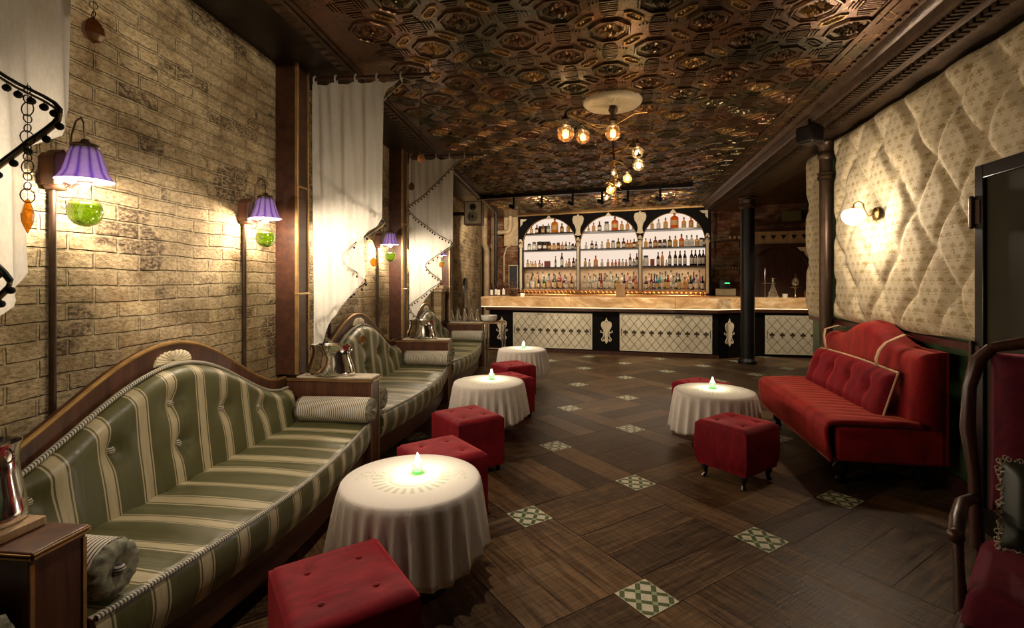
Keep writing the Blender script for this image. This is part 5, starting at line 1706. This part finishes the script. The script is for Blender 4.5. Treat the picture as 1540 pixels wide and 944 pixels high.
# twiggy arrangement
def twig():
    t = thing('twig_arrangement', 'bare twigs and dried foliage in a low bowl at the left end of the bar', 'plant', on_bar(.40, .30), BA)
    MB().lathe([(.06, 0), (.10, .03), (.12, .06), (.11, .06), (.09, .03)], 20).build('bowl', 'bronze', t)
    rn = random.Random(9); b = MB(); lf = MB()
    for k in range(34):
        a = rn.uniform(0, 2*PI); l = rn.uniform(.15, .36); el = rn.uniform(.5, 1.4)
        p = Vector((0, 0, .04)); d = Vector((math.cos(a)*math.cos(el), math.sin(a)*math.cos(el), math.sin(el)))
        pts = [p]
        for j in range(4):
            d = (d + Vector((rn.uniform(-.35, .35), rn.uniform(-.35, .35), rn.uniform(-.2, .2)))).normalized()
            p = p + d*l/4; pts.append(p)
        b.tube(pts, [.0035, .003, .0025, .002, .0012], n=5)
        for q in pts[2:]:
            lf.sphere(q, rn.uniform(.006, .012), n=6, m=4)
    b.build('branches', 'bronze', t); lf.build('dried_leaves', simple('dried_leaves', (.20, .09, .035), .8), t)['kind'] = 'stuff'
twig()
def dark_bottle_row():
    pts = [(-.12, .42), (-.04, .50), (.05, .40), (.13, .52)]
    for k, (a, b) in enumerate(pts):
        o = dup(PROTO[('wine', 'wine')]) if ('wine', 'wine') in PROTO else proto_bottle('wine', 'wine')
        o.location = on_bar(a, b); o.scale = (1, 1, .9 + .1*(k % 2)); o.rotation_euler.z = 0
        o['label'] = 'dark bottle at the left end of the bar, %s of the four there' % ORD[k]; o['group'] = 'dark bottles at the bar end'
dark_bottle_row()
# right part of the counter: lab beaker on a stand, absinthe fountain, cup, copper mug
RB = lambda x, y=10.52: (x, y, 1.1305)
def decanter():
    t = thing('glass_decanter', 'tall conical glass decanter on the right part of the counter', 'decanter', RB(3.01))
    MB().lathe([(.085, 0), (.098, .01), (.095, .04), (.06, .15), (.03, .24), (.021, .30), (.021, .37), (.03, .385)], 24, cap=False).build('vessel', glassm('gl_dec', (.88, .84, .76), .12, .35), t, smooth=80)
    s = thing('metal_stand', 'thin upright metal stand beside the glass decanter', 'stand', RB(2.86, 10.50))
    MB().cyl((0, 0, 0), (0, 0, .58), .008).build('rod', 'chrome', s)
    MB().lathe([(.05, 0), (.05, .008), (.008, .015)], 16).build('base', 'chrome', s)
    MB().cyl((-.07, 0, .285), (.20, 0, .285), .005).build('arm', 'chrome', s)
    f = thing('absinthe_fountain', 'glass absinthe fountain on a slender brass stem, right end of the counter', 'fountain', RB(3.42, 10.55))
    MB().lathe([(.045, 0), (.03, .02), (.012, .06), (.010, .14), (.02, .19), (.11, .20), (.11, .205), (.02, .215)], 20).build('stem', 'brass', f)
    MB().lathe([(.02, .215), (.055, .24), (.065, .30), (.058, .35), (.02, .38), (.025, .40)], 20, cap=False).build('glass_tank', glassm('gl_fnt', (.9, .85, .75), .12, .35), f, smooth=80)
    MB().lathe([(.03, .385), (.02, .41), (.006, .44), (.004, .47)], 12).build('lid', 'chrome', f)
    c = thing('white_cup', 'small glowing white cup between decanter and fountain', 'cup', RB(3.22, 10.50))
    MB().lathe([(.035, 0), (.045, .01), (.05, .075), (.044, .075), (.035, .01)], 20).build('cup', 'white_ceramic', c)
    m = thing('copper_pot', 'copper pot partly behind the narrow padded panel at the counter end', 'pot', RB(3.66, 10.55))
    MB().lathe([(.07, 0), (.08, .01), (.085, .12), (.075, .13), (.09, .14), (.085, .14)], 24).build('body', simple('copper', (.55, .20, .10), .3, .9), m)
decanter()

# ================================================================== BEHIND THE BAR, RIGHT: arched cabinet and brick shelves
def arched_cabinet():
    t = thing('arched_cabinet', 'dark wooden arched niche with a frieze of triangles behind the right counter', 'cabinet', KO, KA)
    x0, x1 = 5.05, 6.45; c = 5.70; rr = .56; zc = 1.62; y0 = .25
    f = MB()
    f.box(x0, x1, y0-.03, y0, 2.50, 2.56); f.box(x0, x1, y0-.03, y0, 2.18, 2.24)
    f.box(x0, c-rr, y0-.02, y0+.02, .9, 2.18); f.box(c+rr, x1, y0-.02, y0+.02, .9, 2.18)
    n = 30
    for k in range(n):
        t0, t1 = PI - PI*k/n, PI - PI*(k+1)/n
        p0 = (c + rr*math.cos(t0), zc + rr*math.sin(t0)); p1 = (c + rr*math.cos(t1), zc + rr*math.sin(t1))
        f.prism([p0, p1, (p1[0], 2.18), (p0[0], 2.18)], y0-.02, y0+.02, 'xz')
    f.build('frame', 'dark_wood', t)
    MB().box(x0, x1, y0, y0+.02, 2.24, 2.50).build('frieze', 'tan_wood', t)
    tr = MB()
    for k in range(7):
        cx = x0+.18+k*.19
        tr.prism([(cx-.05, 2.42), (cx+.05, 2.42), (cx, 2.33)], y0-.012, y0, 'xz')
    tr.build('triangle_row', 'black', t)
    MB().tube([(c + rr*math.cos(PI*k/30), y0-.025, zc + rr*math.sin(PI*k/30)) for k in range(31)], .008, n=6).build('arch_trim', 'bronze', t)
    q = MB(); q.prism([(c+.34, 2.16), (c+.56, 2.16), (c+.56, 1.92), (c+.50, 2.0), (c+.47, 2.07), (c+.40, 2.09)], y0-.03, y0-.02, 'xz'); q.build('corner_ornament', 'cream', t)
    MB().box(x0, x1, y0+.10, y0+.12, .9, 2.18).build('back_panel', 'dark_wood', t)
    MB().box(x0, x1, y0-.05, y0+.1, 2.66, 2.70).build('top_shelf', 'dark_wood', t)
arched_cabinet()
tag(MB().box(-.18, .18, -.03, .03, 0, .22).build('olive_crate', simple('olive_crate', (.10, .085, .02), .6), bevel=.01, loc=kb_w(5.95, .24, 2.7005), rotz=KA), 'olive-coloured box on top of the arched niche', 'box')
for z, lb in ((1.70, 'glass rack shelf with small glasses on the dark brick right of the back bar'), (2.33, 'upper bracket shelf on the dark brick beside the black column')):
    t = thing('wall_shelf', lb, 'shelf', kb_w(4.72, .30, z), KA)
    MB().box(-.28, .28, -.12, .12, 0, .02).build('board', 'dark_wood', t)
    MB().box(-.26, -.24, .0, .12, -.14, 0).build('bracket', 'iron', t); MB().box(.24, .26, .0, .12, -.14, 0).build('bracket', 'iron', t)
for k in range(9):
    o = dup(PROTO[('sample', 'olive')] if ('sample', 'olive') in PROTO else PROTO[('sample', 'honey')])
    o.location = kb_w(4.50+k*.055, .25, 1.7205); o.scale = (.9, .9, .6)
    o['label'] = 'tiny glass on the lower brick-wall shelf, %s' % ORD[k]; o['group'] = 'tiny glasses on the wall shelf'
for k in range(3):
    o = dup(PROTO[('jar', 'honey')]); o.location = kb_w(4.78+k*.09, .25, 2.3505); o.scale = (.8, .8, .8)
    o['label'] = '%s of three small jars on the upper bracket shelf' % ORD[k]; o['group'] = 'jars on the bracket shelf'
cr = thing('cash_register', 'beige till with a green display behind the bar on the right', 'cash register', kb_w(4.68, .06, 1.1405), KA)
MB().box(-.20, .20, -.12, .12, 0, .16).build('body', simple('beige_plastic', (.42, .34, .2), .5), cr, bevel=.015)
MB().prism([(-.12, .16), (.12, .16), (.08, .33), (-.12, .33)], -.14, .12, 'xz').build('screen_housing', 'black', cr)
MB().box(-.02, .08, -.143, -.141, .26, .285).build('green_display', emis('green_display', (.1, 1, .25), 1.5), cr)

# ================================================================== BACK LEFT CORNER
def pipes():
    t = thing('wall_pipes', 'cream painted vertical pipes in the far left corner', 'pipe', kb_w(-.98, .15, 0), KA)
    MB().tube([(0, 0, 0), (0, 0, 2.25), (-.06, 0, 2.42), (-.06, 0, CEIL-.002)], .075, n=16).build('pipe', 'cream_paint', t)
    p = MB(); p.tube([(.17, .05, 0), (.17, .05, CEIL-.002)], .055, n=16); p.lathe([(.075, 2.3), (.075, 2.42)], 16, (.17, .05, 0)); p.build('pipe', 'cream_paint', t)
    q = MB(); q.tube([(.17, .0, 2.70), (.50, -.02, 2.70), (.60, -.02, 2.70), (.66, -.02, 2.76), (.67, -.02, 2.86), (.67, -.02, CEIL-.002)], .055, n=16)
    for z in (2.84,): q.lathe([(.07, z), (.07, z+.06)], 16, (.67, -.02, 0))
    q.build('elbow_pipe', 'cream_paint', t)
    r = MB().cyl((-.19, .12, 0), (-.19, .12, 2.6), .035, n=12); r.build('thin_pipe', 'bronze', t)
MAT['cream_paint'] = simple('old_cream_paint', (.58, .43, .26), .55, 0, .25, 6)
pipes()
tag(MB().cyl((0, 0, 0), (0, 0, CEIL-.002), .04, n=16).build('black_pole', 'iron', loc=(-2.80, 11.35, 0)), 'thin black floor-to-ceiling pole behind the left end of the bar', 'pole')
MB().box(-.05, .05, -5.6, 0, CEIL-.09, CEIL-.03)
tag(MB().tube([LW(-1.62, 6.3, CEIL-.045), LW(-1.62, 11.30, CEIL-.045)], .028, n=10).build('ceiling_conduit', 'bronze', smooth=60), 'brown conduit under the ceiling along the left wall to the black pole', 'conduit')
def brick_pillar():
    t = thing('brick_niche', 'rounded brick pillar with cream top between the pipes and the back bar', 'pillar', kb_w(-.30, .20, 0), KA)
    MB().box(-.19, .19, 0, .22, 0, 2.35).build('shaft', 'red_brick', t, smooth=0)
    MB().box(-.21, .21, -.01, .22, 2.35, CEIL-.003).build('plaster_top', 'cream_paint', t, bevel=.01)
    MB().tube([(-.20, -.02, 1.3), (-.20, -.02, 2.1), (-.14, -.02, 2.3), (.0, -.02, 2.38)], .025, n=10).build('curved_pipe', 'cream_paint', t)
brick_pillar()
cb = thing('chalkboard', 'small dark framed mirror hanging on the brick pillar at the left end of the bar', 'mirror', kb_w(-.24, .165, 1.25), KA)
MB().box(-.13, .13, -.012, .012, .0, .62).build('frame', 'cream_paint', cb, bevel=.004)
MB().box(-.105, .105, -.016, -.010, .03, .59).build('glass', simple('dark_mirror', (.05, .055, .065), .12), cb)
MB().box(-.3, .3, -.12, .35, 0, 1.13)
# speaker on the left wall
MAT['speaker_face'] = simple('grey_beige_speaker', (.48, .42, .30), .5)
sp = thing('wall_speaker', 'boxy beige two-cone speaker high on the left brick wall', 'speaker', LW(-1.63, 8.75, 2.46), T)
MB().box(-.16, .16, -.14, .14, 0, .42).build('cabinet', 'dark_wood', sp, bevel=.01)
MB().box(-.145, .145, -.15, -.14, .015, .405).build('front', 'speaker_face', sp, bevel=.004)
for z, r_ in ((.14, .095), (.31, .06)):
    MB().lathe([(r_, 0), (r_*.9, -.01), (r_*.3, -.004), (r_*.25, .008), (.001, .012)], 24, mat=Matrix.Translation((0, -.150, z)) @ Matrix.Rotation(PI/2, 4, 'X')).build('cone', 'black', sp)
MB().box(-.52, -.14, -.02, .04, .18, .24).build('bracket', 'iron', sp)
sp = thing('corner_speaker', 'small black speaker under the cornice beside the slim brown column', 'speaker', (1.845, 5.30, CEIL-.30), R(35))
MB().box(-.09, .09, -.09, .09, 0, .17).build('cabinet', 'black', sp, bevel=.02)
MB().lathe([(.06, 0), (.055, -.008), (.02, 0), (.001, .005)], 20, mat=Matrix.Translation((0, -.092, .08)) @ Matrix.Rotation(PI/2, 4, 'X')).build('cone', 'iron', sp)
MB().cyl((0, 0, .16), (0, 0, .245), .018).build('bracket', 'iron', sp)

# brick pier with a stepped cap on the left wall
bp = thing('brick_pier', 'short brick pier with a stepped cap on the left wall beyond the zigzag curtain', 'pier', LW(WX, 7.98), T)
MB().box(.003, .13, -.13, .13, .80, 1.28).build('shaft', 'brick', bp, smooth=0)
m = MB(); m.box(.003, .15, -.15, .15, 1.28, 1.33); m.box(.003, .18, -.18, .18, 1.33, 1.38); m.build('cap', 'cream_paint', bp, bevel=.004)
tr_ = thing('dark_arched_screen', 'dark arched panel standing against the brick wall near the bar', 'screen', LW(WX, 9.35), T)
MB().prism([(-.16, 0), (.16, 0), (.16, 1.30)] + [(.16*math.cos(PI*k/12), 1.30+.22*math.sin(PI*k/12)) for k in range(1, 12)] + [(-.16, 1.30)], .20, .24, 'yz').build('panel', 'black', tr_, bevel=.004)
MB().box(0, .2, -.02, .02, .6, .64).build('bracket', 'iron', tr_)

# carafes and bowl on the last box, service stand
def make_carafe():
    r = thing('glass_carafe', 'x', 'carafe')
    MB().lathe([(.048, 0), (.056, .006), (.054, .04), (.030, .12), (.018, .17), (.017, .22), (.026, .24)], 18, cap=False).build('glass', glassm('gl_car', (.93, .90, .84), .05, .3), r, smooth=80)
    MB().lathe([(.05, .006), (.052, .04), (.045, .06), (.001, .06)], 18).build('water', glassm('gl_wat', (.85, .85, .80), .05, .15), r)
    return r
ca = make_carafe(); ca['group'] = 'glass carafes on the far end box'
CP = [(-1.97, -.05), (-1.97, .06), (-1.85, -.06), (-1.85, .06), (-1.73, -.05), (-1.73, .06), (-1.62, -.06), (-1.62, .05), (-1.51, -.01)]
for k, (x, dy) in enumerate(CP):
    o = ca if k == 0 else dup(ca)
    o.location = LW(x, 8.38+dy*.55, .7505 if x < -1.54 else .7355); o['label'] = 'clear glass carafe in the cluster on the far end box, %s' % ORD[k]
bw = thing('white_bowl', 'white ceramic bowl on the service stand beside the carafes', 'bowl', LW(-1.31, 8.42, .751))
MB().lathe([(.06, 0), (.10, .01), (.135, .05), (.14, .115), (.13, .115), (.12, .05), (.08, .02), (.001, .015)], 32).build('bowl', 'white_ceramic', bw, smooth=60)
sv = thing('service_stand', 'small brass-railed service stand past the far banquette', 'stand', LW(-1.22, 8.60), T)
MB().box(-.17, .16, -.26, .10, .725, .75).build('top', 'tan_wood', sv)
for sx in (-.16, .15):
    for sy in (-.25, .09):
        MB().cyl((sx, sy, 0), (sx, sy, .725), .016).build('leg', 'chrome', sv)
MB().tube([(.15, -.25, .3), (.15, .09, .3)], .012, n=8).build('rail', 'chrome', sv)
MB().tube([(-.16, -.25, .3), (.15, -.25, .3)], .012, n=8).build('rail', 'chrome', sv)

# ================================================================== TRACK LIGHTS
tk = thing('track_light_rail', 'black lighting track across the ceiling before the bar', 'track rail', (-.68, 8.82, CEIL-.045), R(-7.4))
MB().box(-1.93, 1.93, -.035, .035, -.035, .04).build('rail', 'black', tk, bevel=.004)
SP = [(-1.87, 9.06), (-1.335, 9.05), (-.764, 8.99), (-.245, 8.91), (.194, 8.85), (.724, 8.775)]
def make_spot():
    r = thing('track_spotlight', 'x', 'spotlight')
    MB().cyl((0, 0, 0), (0, 0, -.15), .020).build('stem', 'black', r)
    mt = Matrix.Translation((-.035, -.01, -.17)) @ Matrix.Rotation(R(-65), 4, 'Y')
    MB().lathe([(.026, .06), (.034, .05), (.036, -.06), (.030, -.065)], 18, mat=mt).build('can', 'black', r)
    return r
sp0 = make_spot(); sp0['group'] = 'black track spotlights'
for k, (x, y) in enumerate(SP):
    o = sp0 if k == 0 else dup(sp0)
    o.location = (x, 8.82 - (x+.68)*math.tan(R(7.4)), CEIL-.081); o.rotation_euler.z = R(10 if k % 2 else -15)
    o['label'] = 'black track spotlight, %s of the six before the bar' % ORD[k]
def beam(x, y, tgt, p, ang):
    pos = Vector((x, y, 2.80)); d = Vector(tgt) - pos
    light('track_beam', 'SPOT', pos, p, (1, .82, .60), .04, rot=d.to_track_quat('-Z', 'Y').to_euler(), spot_size=R(ang), spot_blend=.7)
for x in (-1.5, -.2, 1.0):                       # up over the ceiling before the back bar
    beam(x, 9.15, (x-.1, 11.0, 3.35), P_SPOT*.45, 100)
for x in (-1.75, -.2, 1.2, 2.9):                 # down on the bar front
    beam(x, 8.6, (x, 9.95 if x < 2 else 10.4, .30), P_SPOT*1.0, 62)
beam(-2.1, 9.0, (-3.0, 11.4, 1.9), P_SPOT*1.5, 80)
for x, tgt in ((-.6, (-.5, 7.6, 0)), (.9, (1.1, 7.4, 0))):
    beam(x, 8.3, tgt, P_SPOT*.6, 85)

# ================================================================== CHANDELIER
def medallion():
    def rp(a, z): return 0
    m = MB()
    n = 96; prof = [(.03, -.045), (.07, -.05), (.09, -.035), (.10, -.03), (.20, -.034), (.215, -.042), (.24, -.04), (.262, -.02), (.268, 0)]
    V = []; F = []
    for (r_, z) in prof:
        for k in range(n):
            a = 2*PI*k/n
            dz = -.010*abs(math.sin(12*a)) if .09 <= r_ <= .205 else 0
            V.append((r_*math.cos(a), r_*math.sin(a), z+dz))
    for i in range(len(prof)-1):
        for k in range(n):
            k2 = (k+1) % n
            F.append((i*n+k, (i+1)*n+k, (i+1)*n+k2, i*n+k2))
    m.add(V, F)
    tag(m.build('ceiling_medallion', 'ivory', smooth=60, loc=(-.036, 4.57, CEIL-.001)), 'round fluted cream ceiling medallion above the chandelier', 'ceiling medallion')
medallion()
MAT['bulb_clear'] = tintglass('clear_bulb_glass', (.97, .93, .85), .20, body=.16, bodycol=(.9, .7, .45))
MAT['bulb_amber'] = tintglass('amber_bulb_glass', (.95, .55, .22), .15, body=.3, bodycol=(.8, .35, .1))
def chandelier():
    ox, oy = -.036, 4.57
    t = thing('chandelier', 'tangled brass chandelier of round glass flasks with glowing bulbs', 'chandelier', (ox, oy, 0))
    def P(x, z, dy=0): return (x - ox, dy, z)
    st = MB(); st.tube([P(-.03, CEIL-.04), P(-.03, 2.72), P(-.02, 2.55)], .011, n=8)
    st.lathe([(.03, 0), (.045, -.03), (.02, -.08), (.035, -.12), (.012, -.16)], 12, P(-.03, CEIL-.05))
    for k in range(9):
        st.sphere(P(-.03+.012*math.sin(k*2), 2.98-k*.035, .01*math.cos(k*3)), .016, n=8, m=6)
    st.build('stem', 'bronze', t)
    ch = MB(); ch.tube([P(-.02, 2.56), P(-.015, 2.40), P(-.01, 2.30), P(-.005, 2.2)], .0055, n=6)
    for k in range(10): ch.sphere(P(-.02+.0015*k, 2.55-k*.03), .011, n=6, m=5)
    ch.build('chain', 'brass', t)
    B = [(-.462, 2.826, .083, 0, .12, 'a'), (-.31, 2.82, .070, .12, .10, 'a'), (-.03, 2.76, .070, -.14, .10, 'a'), (.188, 2.63, .056, .08, .07, 'c'), (.194, 2.494, .052, -.02, .07, 'c'),
         (.10, 2.40, .042, .10, .05, 'a'), (-.055, 2.285, .038, .02, .05, 'a'), (-.024, 2.425, .026, -.06, .03, 'c'), (.02, 2.325, .026, -.02, .03, 'c'), (-.09, 2.215, .024, .02, .03, 'c')]
    arms = []
    for i, (x, z, r_, dy, nk, kd) in enumerate(B):
        c = P(x, z, dy)
        g = MB().lathe([(.001, -r_)] + [(r_*math.sin(PI*k/12), -r_*math.cos(PI*k/12)) for k in range(1, 11)] + [(r_*.24, r_*1.02), (r_*.22, r_*1.45), (r_*.36, r_*1.55)], 24, c, cap=False)
        go = g.build('flask_bulb', 'bulb_clear', t, smooth=80)
        if kd == 'a':
            lq = MB().lathe([(.001, -r_*.97)] + [(r_*.96*math.sin(PI*k/12), -r_*.96*math.cos(PI*k/12)) for k in range(1, 7)] + [(.001, 0)], 24, c, cap=False)
            lq.build('amber_liquid', 'bulb_amber', go, smooth=80)
        MB().sphere((c[0], c[1], c[2]-r_*.15), r_*.36, sz=1.3, n=12, m=8).build('glowing_filament', emis('filament', (1, .80, .48), 26 if r_ > .03 else 14) if i == 0 else MAT['fil'], go)
        if i == 0: MAT['fil'] = bpy.data.materials['filament']
        cp = MB(); cp.lathe([(r_*.42, r_*1.45), (r_*.45, r_*1.7), (r_*.2, r_*1.9), (r_*.08, r_*2.3)], 10, c); cp.build('cap', 'bronze', go)
        arms.append((c, r_))
        if r_ > .03:
            light('chandelier_light', 'POINT', (c[0]+ox, c[1]+oy, c[2]-r_*.1), P_BULB*(r_/.06)**.7, (1, .74, .42), .02)
    a = MB()
    hub = P(-.03, 2.86)
    for i in (0, 1, 2):
        c, r_ = arms[i]; top = (c[0], c[1], c[2]+r_*2.2)
        a.tube([hub, ((hub[0]+top[0])/2, (hub[1]+top[1])/2, 2.90 - .02*i), top], .0055, n=6)
        a.tube([P(-.03, 2.80), ((hub[0]+top[0])/2, (hub[1]+top[1])/2, 2.87 - .03*i), top], .0035, n=6)
    a.tube([hub, P(.30, 2.885, .05), P(.34, 2.90, .05)], .0055, n=6)
    a.tube([hub, P(.16, 2.93, -.1), P(.26, 2.90, -.2)], .0045, n=6)
    c, r_ = arms[3]
    a.tube([P(-.02, 2.62), P(.08, 2.66, .04), P(.14, 2.74, .08), P(.17, 2.80, .08), P(.20, 2.76, .08), (c[0], c[1], c[2]+r_*2.1)], .0045, n=6)
    a.tube([P(-.10, 2.615), P(.02, 2.66), P(.18, 2.67, .08)], .0045, n=6)
    a.tube([P(-.13, 2.60), P(0, 2.585), P(.19, 2.585, .0)], .005, n=6)
    for i in (4, 5, 6, 7, 8, 9):
        c, r_ = arms[i]; top = (c[0], c[1], c[2]+r_*2.2)
        a.tube([P(-.02, min(2.6, top[2]+.06)), ((P(-.02, 0)[0]+top[0])/2, top[1]/2, top[2]+.045), top], .0035, n=6)
    for k in range(14):
        an = k*.9; z = 2.58-.023*k
        a.tube([P(-.02, z), P(-.02+.05*math.cos(an), z+.02, .05*math.sin(an)), P(-.02+.075*math.cos(an+.4), z-.01, .075*math.sin(an+.4))], .003, n=5)
    a.build('arms', 'brass', t)
    rn = random.Random(4)
    for k, (x, z, s_) in enumerate(((.125, 2.88, .026), (.03, 2.79, .024), (-.135, 2.60, .022), (-.145, 2.54, .026), (-.01, 2.19, .036), (.06, 2.55, .018), (-.19, 2.72, .024), (.30, 2.83, .022), (-.14, 2.78, .022), (-.25, 2.70, .02))):
        q = MB().lathe([(.001, -s_), (s_*.34, -s_*.3), (s_*.36, s_*.1), (s_*.1, s_*.9), (.001, s_)], 8, P(x, z, rn.uniform(-.06, .06)))
        q.tube([P(x, z+s_*.9), P(x*.8, z+.09)], .0012, n=4)
        q.build('crystal_drop', 'amber_c' if k % 3 else 'clear', t, smooth=10)
chandelier()
